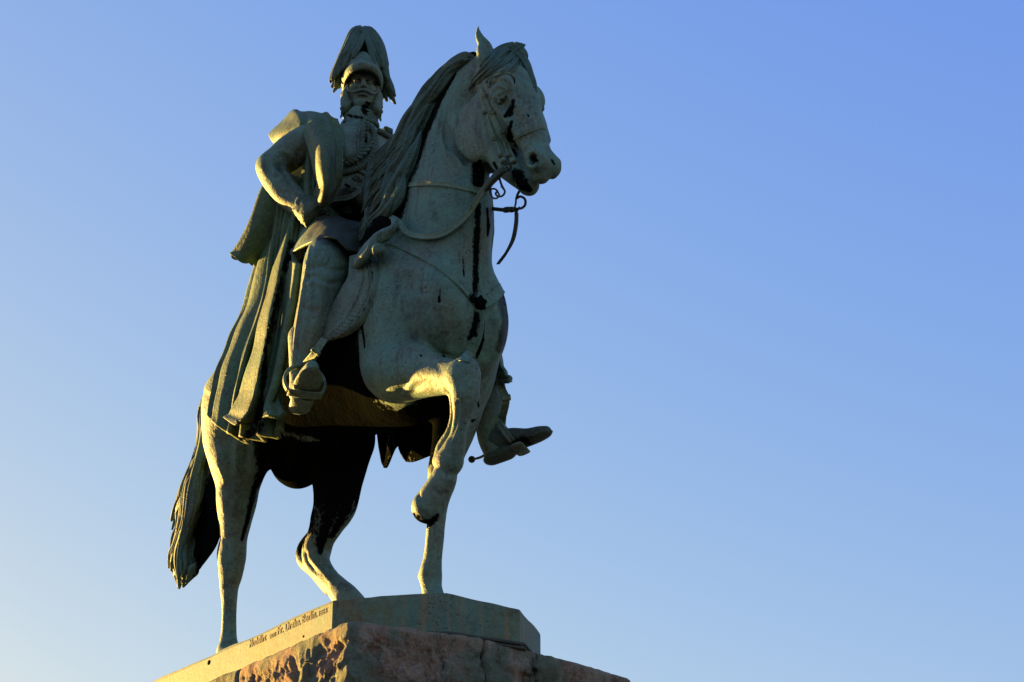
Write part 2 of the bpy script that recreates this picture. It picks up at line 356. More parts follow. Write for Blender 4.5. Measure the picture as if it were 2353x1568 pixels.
def sculpt_rider(h):
    c=Clay((-.55,-.95,1.0),(1.95,1.0,4.2),h)
    fl=(unit([.8,-.6,0]),.72)
    # torso (buttoned coat), chest turned a little towards the right
    c.chain([N(795,565,.0,80),N(800,520,-.02,72),N(806,480,-.03,68),N(812,430,-.04,78),N(820,375,-.05,86),N(826,345,-.05,64),N(827,310,-.05,42),N(829,275,-.05,34)],.0,flat=(unit([.9,.2,.0]),.78))
    c.chain([N(735,332,-.33,40),N(780,332,-.18,42),N(826,332,-.04,42),N(866,340,.12,38),N(890,348,.26,30)],.06)
    c.ballq(800,380,-.16,52,.06,rv=1.1); c.ballq(850,385,.0,50,.06,rv=1.1)
    c.ballq(808,455,-.12,56,.08,rv=1.1)
    # right arm, hand on the hip
    sh=N(704,325,-.42,38); el=N(624,385,-.60,33)
    c.chain([N(735,318,-.33,44),sh,N(664,353,-.5,40),el],.04)
    c.chain([el,N(632,408,-.58,33),N(660,445,-.53,33),N(688,470,-.48,29),N(708,488,-.45,26)],.05)
    c.ballq(612,381,-.61,20,.05)
    hand=[N(706,490,-.45,20),N(728,500,-.42,19),N(744,506,-.40,15)]
    c.chain(hand,.02)
    for i,(du,dv) in enumerate(((0,-7),(2,-1),(3,5),(1,11))):
        c.chain([N(738+du,500+dv,-.40,6.5),N(752+du,505+dv,-.36,6),N(762+du-i,512+dv,-.31,5.2)],.004)
    c.chain([N(722,490,-.43,8),N(738,486,-.42,6.5),N(750,488,-.40,5)],.005)
    # left arm to the reins, mostly behind the mane
    c.chain([N(888,336,.24,32),N(886,400,.36,28),N(880,440,.38,26),N(876,468,.26,22),N(872,486,.14,18)],.04)
    c.ballq(870,492,.08,16,.02)
    for i in range(4): c.chain([N(862,482+6*i,.04,6),N(872,486+6*i,.0,5.5),N(880,488+6*i,.04,5)],.004)
    # right leg
    c.chain([N(815,585,-.20,62),N(785,585,-.36,60),N(757,592,-.5,54),N(745,640,-.56,52),N(731,690,-.6,45),N(717,740,-.63,40),N(704,790,-.65,35),N(694,832,-.66,30)],.05)
    c.ballq(752,604,-.56,45,.06)
    # left leg
    c.chain([N(870,600,.25,60),N(960,640,.48,55),N(1095,780,.58,42),N(1124,890,.6,38),N(1128,950,.6,36),N(1128,1000,.61,32),N(1133,1030,.61,26)],.05)
    return c
def boots():
    out=[]
    # right boot, seen from below; own axes: toe direction, across, up
    heel=Q(689,935,y=-.66); t=unit(np.array([.86,-.33,.12])); u=unit(np.cross(t,np.cross([0,0,1.],t))); s=np.cross(u,t)
    for side,(hh,tt) in (('right',(heel,t)),('left',(Q(1137,1052,y=.62),unit(np.array([.78,.50,.24]))))):
        uu=unit(np.cross(tt,np.cross([0,0,1.],tt))); ss=np.cross(uu,tt)
        L=.44 if side=='right' else .41; q=1. if side=='right' else .80
        B=lambda a,b,z,hh=hh,tt=tt,ss=ss,uu=uu: hh+tt*a+ss*b+uu*z
        c=Clay(hh-.75,hh+.75,.009)
        ax=[tt,ss,uu]
        c.chain([(B(.02,0,.10),.075),(B(.14,0,.10),.070),(B(.26,0,.078*q),.072*q),(B(.35,0,.062*q),.064*q),(B(L-.01,0,.052*q),.052*q)],0,flat=(ss,.92))
        c.chain([(B(.03,0,.10),.078),(B(.04,0,.26),.085),(B(.06,0,.42),.098),(B(.06,0,.52),.105)],.04)
        c.chain([(B(.10,-.07,.16),.01),(B(.12,0,.19),.012),(B(.10,.07,.16),.01)],.02,op='cut')
        c.chain([(B(.08,-.08,.22),.01),(B(.12,0,.24),.012),(B(.08,.08,.22),.01)],.02,op='cut')
        # cut flat underneath, then sole and heel blocks
        for b in (-.09,0,.09): c.ell(B(.2,b,-.075),(.40,.12,.10),.004,axes=ax,op='cut')
        c.chain([(B(.13,0,.020),.060*q),(B(.26,0,.022),.090*q),(B(.36,0,.025),.086*q),(B(L,0,.030),.050*q)],.006,flat=(uu,.28))
        c.chain([(B(-.01,0,-.002),.074),(B(.085,0,-.002),.080)],.006,flat=(uu,.52))
        V,Fq=c.mesh(); out.append((side,V,Fq,B,ax))
    return out
# ---------------------------------------------------------------- cloth, hair and harness
def qs(l,y=None): return [Q(p[0],p[1],y=(p[2] if len(p)>2 else y)) for p in l]
def sstep(a,b,x): t=np.clip((x-a)/(b-a),0,1); return t*t*(3-2*t)
def cloak_sheets():
    out=[]
    # long cloak hanging over the croup, deep folds widening to the hem
    rows=[[(618,430,-.46),(640,440,-.52),(662,455,-.50),(684,470,-.48),(704,480,-.42)],
          [(594,560,-.46),(622,560,-.54),(648,560,-.51),(668,560,-.50),(694,560,-.44)],
          [(560,690,-.50),(598,690,-.60),(628,690,-.54),(654,690,-.54),(684,690,-.50)],
          [(520,785,-.60),(562,790,-.66),(602,795,-.58),(634,800,-.60),(668,800,-.55)],
          [(490,870,-.68),(536,885,-.70),(582,890,-.62),(618,890,-.64),(652,890,-.58)],
          [(476,957,-.74),(516,992,-.73),(562,1010,-.66),(604,1008,-.67),(652,988,-.62)]]
    def fold(s,t):
        o=0*s; g0=sstep(.0,.75,t)
        for c0,dr,wd,hh in ((.04,.0,.05,.05),(.21,.06,.085,.085),(.345,.03,.04,-.075),(.45,-.03,.065,.10),(.585,.03,.06,-.10),(.69,.02,.045,.045),(.77,.02,.035,-.06),(.89,-.04,.06,.075)):
            x=np.abs(s-(c0+dr*(t-.5)))/wd; o=o+hh*(.30+.70*g0)*np.where(x<1,np.maximum(1-x,0)**1.4,0)
        return o+.008*t*np.sin(9*s+3*t)+.005*np.sin(23*s+5*t)+.004*np.sin(31*t+12*s)
    V,Fs=sheet([qs(r) for r in rows],150,170,.022,fold,edge=[('b',.012,.02)]); out.append((V,Fs))
    # second panel lying over it, with its own turned hem
    rows=[[(668,492,-.47),(672,492,-.48),(677,494,-.47)],
          [(612,680,-.62),(628,685,-.67),(640,690,-.60)],
          [(578,820,-.70),(600,830,-.77),(614,835,-.68)],
          [(540,930,-.74),(568,945,-.82),(586,945,-.72)],
          [(517,962,-.76),(540,975,-.84),(564,972,-.74)]]
    V,Fs=sheet([qs(r) for r in rows],50,120,.02,lambda s,t:.02*t*np.sin(np.pi*(1.2*s))+.004*np.sin(30*t+4*s),edge=[('b',.01,.03)]); out.append((V,Fs))
    # front panel beside the rider's boot, hem curling open
    rows=[[(668,600,-.56),(682,605,-.60),(694,610,-.56)],
          [(648,700,-.58),(668,702,-.63),(684,705,-.57)],
          [(628,800,-.61),(648,802,-.66),(668,805,-.60)],
          [(614,880,-.63),(634,880,-.70),(654,868,-.62)],
          [(604,930,-.65),(618,935,-.73),(634,905,-.68)],
          [(600,962,-.66),(622,960,-.76),(652,948,-.72)]]
    V,Fs=sheet([qs(r) for r in rows],60,120,.02,lambda s,t:(.008+.018*t)*np.sin(np.pi*2.4*s+1.5*t),edge=[('b',.012,.02),('r',.008,.05)]); out.append((V,Fs))
    return out
def cape_sheets():
    out=[]
    # hanging sleeve of the mantle: a flattened open tube
    rows=[]
    for (cu,cv,y,w,dp,ang) in ((668,400,-.50,34,.05,0),(640,450,-.52,42,.06,.1),(612,512,-.55,36,.06,.2),(588,558,-.56,33,.07,.25),(567,588,-.57,30,.08,.3),(558,598,-.575,29,.085,.34)):
        ce=Q(cu,cv,y=y); ring=[]
        w_=px(ce,w); d1=unit(SIDE*.93-VUP*.36)
        for k in range(13):
            a=2*np.pi*k/12; wob=1+.18*math.sin(3*a+1.)*(cv/600.)**4
            ring.append(ce+d1*(math.cos(a)*w_)+VIEW*(math.sin(a)*dp*wob)+UZ*(.012*math.sin(3*a)*(cv>580)))
        rows.append(ring)
    V,Fs=sheet(rows,120,110,.016,lambda s,t:.008*np.sin(2*np.pi*4*s+2*t)*t,edge=[('b',.012,.03)]); out.append((V,Fs))
    # mantle thrown back over the shoulder
    rows=[[(692,262,-.36),(676,257,-.36),(655,272,-.36),(636,292,-.36),(621,312,-.36)],
          [(704,270,-.42),(684,268,-.46),(664,283,-.47),(645,302,-.46),(624,320,-.42)],
          [(708,290,-.46),(690,286,-.50),(672,299,-.50),(652,316,-.49),(630,330,-.44)],
          [(700,330,-.44),(684,330,-.44),(668,334,-.44),(654,338,-.43),(640,342,-.42)]]
    V,Fs=sheet([qs(r) for r in rows],60,50,.022,lambda s,t:.008*np.sin(8*s+4*t)); out.append((V,Fs))
    # lapel falling in front of the shoulder
    rows=[[(678,254,-.40),(706,257,-.40),(734,266,-.38),(757,265,-.30),(774,279,-.24)],
          [(693,292,-.48),(716,296,-.50),(742,300,-.47),(765,300,-.40),(783,312,-.30)],
          [(708,336,-.52),(726,338,-.55),(748,340,-.53),(768,340,-.43),(787,348,-.36)],
          [(718,380,-.53),(735,382,-.57),(752,386,-.55),(768,386,-.45),(785,388,-.38)],
          [(730,420,-.50),(742,424,-.55),(752,430,-.54),(765,430,-.44),(775,424,-.38)],
          [(722,444,-.46),(735,455,-.50),(742,462,-.50),(752,460,-.44),(760,450,-.38)],
          [(728,462,-.44),(734,468,-.46),(738,473,-.46),(744,473,-.44),(750,468,-.40)]]
    def fold(s,t): return .018*np.exp(-((s-.66-.08*t)/.07)**2)*-1+.012*np.sin(np.pi*3*s+.7)+.004*np.sin(17*t+8*s)
    V,Fs=sheet([qs(r) for r in rows],90,120,.024,fold,edge=[('r',.012,.06),('l',.010,.05)]); out.append((V,Fs))
    rows=[[(655,300,-.30),(690,285,-.30),(730,290,-.26),(770,300,-.2),(800,330,-.1)],
          [(640,360,-.32),(680,360,-.33),(720,360,-.28),(760,370,-.22),(800,380,-.12)],
          [(625,420,-.36),(665,425,-.38),(705,430,-.32),(750,440,-.26),(790,450,-.16)],
          [(610,490,-.40),(655,495,-.44),(700,500,-.38),(745,510,-.30),(790,520,-.2)],
          [(590,580,-.44),(640,580,-.46),(690,580,-.42),(740,580,-.32),(780,580,-.24)]]
    V,Fs=sheet([qs(r) for r in rows],80,80,.02,lambda s,t:.02*np.sin(19*s+2*t)*sstep(0,.5,t+.2)); out.append((V,Fs))
    # inner turn of the mantle behind the forearm
    rows=[[(700,350,-.40),(710,352,-.43),(722,355,-.40)],[(694,410,-.42),(706,412,-.45),(722,415,-.42)],[(688,450,-.42),(704,452,-.46),(724,448,-.42)],[(700,476,-.40),(714,478,-.43),(730,474,-.40)]]
    V,Fs=sheet([qs(r) for r in rows],30,60,.018,lambda s,t:.012*np.sin(9*s)); out.append((V,Fs))
    return out
def skirt_sheets():
    out=[]
    rows=[[(712,498,-.36),(740,497,-.42),(772,500,-.38),(806,508,-.28),(840,520,-.12)],
          [(700,522,-.42),(732,514,-.50),(768,514,-.48),(808,524,-.38),(836,540,-.22)],
          [(684,552,-.48),(716,536,-.54),(756,530,-.55),(802,542,-.48),(832,560,-.34)],
          [(668,588,-.52),(704,562,-.60),(752,548,-.61),(800,570,-.55),(826,590,-.40)]]
    V,Fs=sheet([qs(r) for r in rows],90,60,.016,lambda s,t:.008*np.sin(15*s+3)*t-.012*np.exp(-((s-.62)/.05)**2)*t+.004*np.sin(11*t+20*s),edge=[('b',.004,.03)]); out.append((V,Fs))
    # skirt tail behind the thigh
    rows=[[(700,540,-.46),(688,556,-.50),(672,578,-.52)],[(702,590,-.46),(690,600,-.48),(669,600,-.56)],[(700,625,-.46),(688,628,-.50),(674,620,-.57)],[(698,652,-.46),(680,656,-.50),(656,648,-.55)]]
    V,Fs=sheet([qs(r) for r in rows],40,60,.016,lambda s,t:.014*np.sin(7*s+6*t),edge=[('r',.010,.08)]); out.append((V,Fs))
    return out
def saddlecloth_sheets():
    Ls=[(806,590,-.50),(808,622,-.52),(797,645,-.54),(774,690,-.56),(750,738,-.57),(731,786,-.57)]
    Rs=[(848,580,-.49),(864,630,-.50),(863,672,-.50),(846,716,-.51),(805,762,-.54),(735,790,-.575)]
    Ls=[(806,590,-.50),(802,635,-.53),(788,662,-.55),(768,700,-.56),(748,744,-.57),(731,786,-.57)]
    rows=[]
    for a,b in zip(Ls,Rs):
        a=np.array(a);b=np.array(b); r=[]
        for t in (0,.33,.66,1): p=a*(1-t)+b*t; p[2]-=.012*math.sin(math.pi*t); r.append(tuple(p))
        rows.append(r)
    def fold(s,t):
        d=1-s                                                 # distance from the outer edge
        r=.017*np.exp(-((d-.02)/.035)**2)+.012*np.exp(-((d-.17)/.022)**2)+.012*np.exp(-((d-.40)/.022)**2)-.006*np.exp(-((d-.10)/.03)**2)
        r=r+.0035*np.sin(t*170)*((d>.19)&(d<.38))*sstep(.45,.7,t)
        return r
    V,Fs=sheet([qs(r) for r in rows],110,220,.022,fold); return [(V,Fs)]
def merge(l):
    mb=MB()
    for V,Fs in l: mb.add(V,Fs)
    return mb.arr()
def locks(paths,n=20,sub=28,flat=.7,groove=.26,gk=5):
    mb=MB()
    for P,r in paths: tube(mb,P,r,n=n,flat=flat,groove=groove,gk=gk,ph=RNG.uniform(0,6),sub=sub)
    return mb.arr()
def mane_paths():
    out=[]
    ctr=[(1090,132,0,9),(1064,138,-.02,12),(1038,160,-.04,14),(1010,196,-.06,16),(984,236,-.07,20),(960,280,-.09,25),(934,322,-.11,34),(910,366,-.13,40),(888,412,-.16,42),(870,455,-.20,42),(852,500,-.25,36),(832,540,-.30,22),(812,560,-.33,8)]
    A=np.array(ctr,float); D=catmull(A,60)
    T=np.gradient(D[:,:2],axis=0); T/=np.linalg.norm(T,axis=1)[:,None]; Nn=np.stack([-T[:,1],T[:,0]],1)
    for i in range(38):
        s=RNG.uniform(-1,1) if i>11 else -1+2*i/11
        t0=RNG.uniform(0,.42) if i>10 else RNG.uniform(0,.08); t1=min(1,t0+RNG.uniform(.45,.66)) if i>10 else RNG.uniform(.55,.85)
        if i%5==0: t1=RNG.uniform(.85,1)
        k=np.linspace(t0,t1,9); idx=np.clip((k*59).astype(int),0,59); w=RNG.uniform(.20,.42); ph=3.*s+RNG.uniform(-.7,.7)
        P=[];r=[]
        flick=RNG.uniform(-.15,.35)*np.sign(-s if abs(s)>.2 else 1)
        for j,(q,kk) in enumerate(zip(idx,k)):
            off=(s*.86+w*math.sin(ph+kk*17)+ (flick*(j/8)**3 if t1<.9 else 0))*D[q,3]*(1 if t1<.9 else (1-.5*(j/8)**3))
            u,v=D[q,:2]+Nn[q]*off
            y=D[q,2]-.05*math.cos(s*1.4)+.03*math.sin(ph*2+kk*14)
            p=Q(u,v,y=y); P.append(p); rr=(10.8+3*math.sin(ph*3))*min(1,(j+.1)/1.5)*(1-(j/8)**2.2*.93)
            r.append(px(p,rr*(1.15 if kk>.4 else .9)))
        out.append((np.array(P),np.array(r)))
    for pts,rr,y0,y1 in ((((1010,190),(968,238),(938,272),(918,312),(900,342),(884,364)),13,-.14,-.24),(((985,240),(950,300),(934,352),(900,400),(886,440),(862,472),(848,494)),15,-.16,-.34),
            (((950,330),(930,392),(902,438),(884,482),(856,504),(836,526)),15,-.22,-.36),(((930,400),(918,450),(890,490),(872,522),(840,546),(808,566)),14,-.26,-.38),(((958,285),(940,330),(906,360),(894,386),(878,400),(868,414)),11,-.2,-.3),
            (((1064,136),(1030,160),(998,205),(962,250),(940,300),(920,352),(914,400)),12,-.10,-.26),(((968,300),(950,360),(926,410),(918,455),(898,492)),13,-.18,-.32),(((905,455),(884,490),(862,512),(846,536),(822,556)),10,-.34,-.40)):
        n=len(pts); k=np.linspace(0,1,n); P=np.array([Q(u,v,y=y0+(y1-y0)*q) for (u,v),q in zip(pts,k)]); out.append((P,np.array([px(P[0],rr*f) for f in np.interp(k,[0,.18,.7,1],[.15,1,.85,.1])])))
    # loose tips over the rider's coat, and the lit tuft
    for pts,rr in ((((885,470),(862,505),(838,530),(812,552),(804,567)),12),(((880,500),(862,530),(842,548),(820,572)),10),(((872,480),(850,500),(836,512),(824,530)),9),(((905,440),(895,480),(875,505),(850,522)),11),(((898,470),(890,500),(872,522),(856,540)),10),(((884,430),(874,450),(862,468),(852,485)),9)):
        P=[Q(u,v,y=-.27) for u,v in pts]; n=len(P); out.append((np.array(P),np.array([px(P[0],rr*f) for f in np.interp(np.linspace(0,1,n),[0,.3,.7,1],[.1,1,.75,.12])])))
    return out
def forelock_paths():
    L=[([(1190,106),(1168,110),(1145,122),(1128,142),(1108,162),(1090,182),(1078,205)],9),([(1195,108),(1172,112),(1150,130),(1132,150),(1110,170),(1092,186),(1082,200)],9),
       ([(1200,112),(1185,120),(1165,140),(1145,158),(1120,172),(1098,190)],8),([(1180,104),(1158,108),(1138,118),(1120,132),(1104,152)],8),
       ([(1195,110),(1190,130),(1178,150),(1158,165),(1135,172),(1118,188)],8),([(1198,112),(1206,125),(1200,145),(1180,160),(1150,172),(1136,180)],7),
       ([(1184,116),(1198,128),(1210,146),(1219,168),(1226,190),(1231,210)],9),([(1182,118),(1196,134),(1208,154),(1218,176),(1226,200)],8),([(1180,110),(1195,125),(1208,145),(1216,160)],8),
       ([(1170,106),(1160,120),(1150,140),(1130,160),(1110,178)],8),([(1200,108),(1190,104),(1175,104),(1155,112)],9)]
    out=[]
    for P,r in L:
        pts=[]
        for i,(u,v) in enumerate(P):
            p,n=surf(u,v); 
            if p is None or np.linalg.norm(p-H(.1,0,0))>.6: p=Q(u,v,y=H(.1,0,0)[1]+.10*(u-1150)/90); n=VIEW
            pts.append(p+n*.008-UZ*.012)
        pts=np.array(pts); out.append((pts,np.array([px(pts[0],r*f*1.15) for f in (1-.85*np.linspace(0,1,len(P))**1.6)])))
    return out
def plume_paths():
    out=[]
    for i in range(62):
        a=-math.pi+2*math.pi*i/62+RNG.uniform(-.04,.04)   # 0 = forward
        ca=math.cos(a); front=max(0,ca); sx=1 if math.sin(a)>0 else -1
        if ca>.97 : sx=(1 if i%2 else -1)
        lay=(i%3)*.011
        ln=RNG.uniform(.74,1.0)*(1-.22*front**2)
        P=[];r=[]
        for j,k in enumerate(np.linspace(0,1,10)):
            kk=k*ln
            rad=.010+.085*math.sin(min(1,kk*2.8)*math.pi/2)+.150*max(0,kk-.27)+lay
            zz=.565-.05*kk-.60*max(0,kk-.08)**1.2
            ang=a+sx*1.0*front*max(0,kk-.16)**.8
            x=rad*math.sin(ang)*1.08; y=rad*math.cos(ang)*1.02-.02
            if kk>.75: x+=sx*.05*(kk-.75)/.25*abs(math.sin(a))*(1 if i%3 else .2)
            P.append(RH(x+.006*math.sin(i*2.1+kk*9),y,zz)); r.append((.027+.005*math.sin(i*1.7))*min(1,(j+1)/2.)*(1-.7*max(0,(k-.85)/.15)**2))
        out.append((np.array(P),np.array(r)))
    return out
def tail_paths():
    out=[]
    ctr=[(505,900,-.12,26),(490,960,-.16,26),(478,1020,-.20,20),(470,1080,-.24,26),(460,1140,-.27,40),(450,1200,-.29,46),(442,1260,-.30,44),(432,1310,-.30,32),(416,1348,-.30,8)]
    D=catmull(np.array(ctr,float),50)
    for i in range(70):
        s=-1+2.05*((i*0.618)%1.)**1.1; t0=RNG.uniform(0,.5) if i>12 else 0; t1=min(1,t0+RNG.uniform(.35,.6)); 
        if i%4==0: t1=RNG.uniform(.85,1)
        k=np.linspace(t0,t1,9); w=RNG.uniform(.10,.24); ph=3.2*s+RNG.uniform(-.5,.5); P=[];r=[]
        out_f=RNG.uniform(.1,.75) if s<-.2 else RNG.uniform(0,.15)
        for j,kk in enumerate(k):
            q=D[min(49,int(kk*49))]; off=(s*.85+w*math.sin(ph+kk*16))*q[3]-out_f*28*(j/8)**3*(1 if t1<.93 else .3)
            u=q[0]+off; v=q[1]+6*s; y=q[2]+.09*math.sin(i*2.4)*min(1,kk*3)
            if v>1150: u=min(u,503)
            p=Q(u,v,y=y); P.append(p); r.append(px(p,(11+2.5*math.sin(ph*2))*min(1,(j+1)/1.8)*(1-(j/8)**2.6*.86)))
        out.append((np.array(P),np.array(r)))
    for pts in (((430,1120),(418,1150),(405,1172),(393,1198)),((440,1110),(425,1150),(412,1172),(402,1182)),((420,1180),(408,1230),(400,1262),(390,1295)),((425,1200),(412,1250),(405,1280),(394,1300)),((430,1270),(418,1300),(408,1315),(400,1325)),((432,1280),(424,1310),(416,1330),(411,1354)),((440,1290),(432,1320),(426,1335),(420,1350)),((455,1290),(445,1310),(436,1325),(428,1342))):
        P=[Q(u,v,y=-.32) for u,v in pts]; out.append((np.array(P),np.array([px(P[0],11*f) for f in (.1,1,.75,.2)])))
    return out
# ---------------------------------------------------------------- noise, stains and painted-in shade
_TB=RNG.random((64,64,64)).astype(np.float32)
def vnoise(P,oct=4,gain=.5):
    P=np.asarray(P,np.float32); o=np.zeros(P.shape[:-1],np.float32); a=1.; tot=0
    for k in range(oct):
        q=P*(2**k)+13.7*k; i=np.floor(q).astype(int); f=q-i; f=f*f*(3-2*f); v=0
        for dx in (0,1):
            for dy in (0,1):
                for dz in (0,1):
                    w=(f[...,0] if dx else 1-f[...,0])*(f[...,1] if dy else 1-f[...,1])*(f[...,2] if dz else 1-f[...,2])
                    v=v+w*_TB[(i[...,0]+dx)&63,(i[...,1]+dy)&63,(i[...,2]+dz)&63]
        o+=a*(v-.5); tot+=a; a*=gain
    return o/tot*2
def stain_shade(V,Nv,strokes,yr=None):
    """weathering runs, and some strokes of painted-in shade, laid on the metal's surface: value per vertex"""
    uv=pj(V); face=np.einsum('ij,ij->i',Nv,CL-V)>0; out=np.zeros(len(V))
    for st in strokes:
        pts=np.array(st[0],float); g=st[1] if len(st)>1 else 1.; m=face.copy()
        if len(st)>2: m&=(V[:,1]>st[2][0])&(V[:,1]<st[2][1])
        best=np.zeros(len(V))
        for a,b in zip(pts[:-1],pts[1:]):
            ab=b[:2]-a[:2]; t=np.clip(((uv[:,:2]-a[:2])@ab)/(ab@ab+1e-9),0,1)
            d=np.hypot(uv[:,0]-a[0]-t*ab[0],uv[:,1]-a[1]-t*ab[1]); r=a[2]*(1-t)+b[2]*t
            best=np.maximum(best,np.clip(1.15-.65*d/r,0,1))
        out=np.maximum(out,best*m*g)
    return out
def blobs(V,L):
    out=np.zeros(len(V))
    for c,r,g in L:
        d=np.sqrt((((V-np.array(c))/np.array(r))**2).sum(1)); out=np.maximum(out,g*np.clip(1.6-1.1*d,0,1))
    return out

def emboss(V,Nv,strokes,yr=None):
    """chased lines: raise (+) or sink (-) the surface along strokes given as ((u,v),...), radius, height"""
    uv=pj(V); face=np.einsum('ij,ij->i',Nv,CL-V)>0; off=np.zeros(len(V))
    for pts,r,hgt in strokes:
        D=catmull(np.array(pts,float),max(8,len(pts)*8)); lo=D.min(0)-3*r; hi=D.max(0)+3*r
        I=np.where(face&(uv[:,0]>lo[0])&(uv[:,0]<hi[0])&(uv[:,1]>lo[1])&(uv[:,1]<hi[1]))[0]
        if not len(I): continue
        best=np.full(len(I),1e9); n=len(D)-1; w=np.zeros(len(I))
        for k,(a,b) in enumerate(zip(D[:-1],D[1:])):
            ab=b-a; t=np.clip(((uv[I,:2]-a)@ab)/(ab@ab+1e-9),0,1); d=np.hypot(uv[I,0]-a[0]-t*ab[0],uv[I,1]-a[1]-t*ab[1]); m=d<best; best[m]=d[m]; w[m]=(k+t[m])/n
        off[I]+=hgt*np.exp(-(best/r)**2)*np.minimum(1,np.minimum(w,1-w)*6+.15)
    return V+Nv*off[:,None]

# ---------------------------------------------------------------- materials
def nt(name):
    m=bpy.data.materials.new(name); m.use_nodes=True; t=m.node_tree; t.nodes.clear(); return m,t
class G:
    def __init__(s,t): s.t=t
    def n(s,k,**kw):
        x=s.t.nodes.new(k)
        for a,b in kw.items(): setattr(x,a,b)
        return x
    def l(s,a,b): s.t.links.new(a,b)
    def noise(s,co,sc,det=4,rough=.55,dist=0):
        x=s.n('ShaderNodeTexNoise'); s.l(co,x.inputs['Vector']); x.inputs['Scale'].default_value=sc; x.inputs['Detail'].default_value=det; x.inputs['Roughness'].default_value=rough; x.inputs['Distortion'].default_value=dist; return x.outputs['Fac']
    def ramp(s,f,a,b,inv=False):
        x=s.n('ShaderNodeMapRange',interpolation_type='SMOOTHSTEP'); s.l(f,x.inputs[0]); x.inputs[1].default_value=a; x.inputs[2].default_value=b
        if inv: x.inputs[3].default_value=1; x.inputs[4].default_value=0
        return x.outputs[0]
    def math(s,op,a,b=None):
        x=s.n('ShaderNodeMath',operation=op)
        for i,v in enumerate((a,b)):
            if v is None: continue
            if isinstance(v,(int,float)): x.inputs[i].default_value=v
            else: s.l(v,x.inputs[i])
        return x.outputs[0]
    def mix(s,f,a,b):
        x=s.n('ShaderNodeMix',data_type='RGBA'); 
        if isinstance(f,(int,float)): x.inputs[0].default_value=f
        else: s.l(f,x.inputs[0])
        for i,v in ((6,a),(7,b)):
            if isinstance(v,tuple): x.inputs[i].default_value=(*v,1)
            else: s.l(v,x.inputs[i])
        return x.outputs[2]
    def mapping(s,co,sc):
        x=s.n('ShaderNodeMapping'); s.l(co,x.inputs[0]); x.inputs['Scale'].default_value=sc; return x.outputs[0]
def bronze(name,base=(.106,.180,.124),warm=(.146,.152,.102),dark=(.004,.0045,.004),pit=.75,streak=.75,bump=.6,rust=0.,brown=.0,fine=1.):
    m,t=nt(name); g=G(t); co=g.n('ShaderNodeTexCoord').outputs['Object']
    out=g.n('ShaderNodeOutputMaterial'); b=g.n('ShaderNodeBsdfPrincipled'); g.l(b.outputs[0],out.inputs[0])
    big=g.noise(co,1.7,5,.6); mid=g.noise(co,6.5,6,.65); fin=g.noise(co,38*fine,4,.6); run=g.noise(g.mapping(co,(14,14,1.3)),1.,5,.65)
    col=g.mix(g.ramp(big,.42,.60),base,warm)
    col=g.mix(g.math('MULTIPLY',g.ramp(mid,.50,.72),.7),col,tuple(min(1,k*1.45) for k in base))
    col=g.mix(g.math('MULTIPLY',g.ramp(mid,.52,.30),.0) if False else g.math('MULTIPLY',g.ramp(mid,.46,.30,False),.0),col,warm)
    lowm=g.ramp(mid,.50,.30); 
    x=g.n('ShaderNodeMapRange'); g.l(mid,x.inputs[0]); x.inputs[1].default_value=.28; x.inputs[2].default_value=.48; x.inputs[3].default_value=.85; x.inputs[4].default_value=0
    col=g.mix(x.outputs[0],col,tuple(k*.50 for k in warm))
    col=g.mix(g.math('MULTIPLY',g.ramp(run,.50,.70),streak),col,(.052,.046,.040))
    col=g.mix(g.math('MULTIPLY',g.ramp(fin,.42,.66),.5),col,tuple(min(1,k*1.5) for k in base))
    at=g.n('ShaderNodeAttribute',attribute_name='brown').outputs['Fac']
    bm=g.math('MULTIPLY',g.ramp(g.math('ADD',at,g.math('MULTIPLY',g.math('SUBTRACT',mid,.5),1.3)),.30,.75),.88)
    col=g.mix(bm,col,(.018,.0175,.008))
    if brown: col=g.mix(brown,col,(.04,.034,.03))
    if rust: col=g.mix(g.math('MULTIPLY',g.ramp(g.noise(g.mapping(co,(15,15,1.0)),1.,6,.7),.46,.70),rust),col,(.34,.15,.045))
    # pits: small dark holes, clustered
    v=g.n('ShaderNodeTexVoronoi'); g.l(co,v.inputs['Vector']); v.inputs['Scale'].default_value=44*fine; 
    pm=g.math('MULTIPLY',g.ramp(v.outputs['Distance'],.30,.16),0) if False else None
    x2=g.n('ShaderNodeMapRange'); g.l(v.outputs['Distance'],x2.inputs[0]); x2.inputs[1].default_value=.12; x2.inputs[2].default_value=.30; x2.inputs[3].default_value=1; x2.inputs[4].default_value=0
    clus=g.ramp(g.noise(co,4.3,5,.7),.47,.58)
    pitm=g.math('MULTIPLY',g.math('MULTIPLY',x2.outputs[0],clus),pit)
    col=g.mix(pitm,col,(.012,.012,.012))
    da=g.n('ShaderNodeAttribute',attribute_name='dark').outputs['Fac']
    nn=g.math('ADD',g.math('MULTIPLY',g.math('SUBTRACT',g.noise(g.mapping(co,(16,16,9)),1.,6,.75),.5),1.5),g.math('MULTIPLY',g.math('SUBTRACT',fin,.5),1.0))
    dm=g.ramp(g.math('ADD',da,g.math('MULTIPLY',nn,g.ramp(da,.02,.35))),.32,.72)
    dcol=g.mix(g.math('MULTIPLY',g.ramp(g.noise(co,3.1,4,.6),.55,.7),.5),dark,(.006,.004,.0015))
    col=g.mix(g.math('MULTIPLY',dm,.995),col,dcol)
    g.l(col,b.inputs['Base Color']); b.inputs['Roughness'].default_value=.62; b.inputs['Metallic'].default_value=0.
    g.l(g.math('SUBTRACT',.26,g.math('MULTIPLY',dm,.26)),b.inputs['Specular IOR Level'])
    bp=g.n('ShaderNodeBump'); bp.inputs['Strength'].default_value=bump; bp.inputs['Distance'].default_value=.02
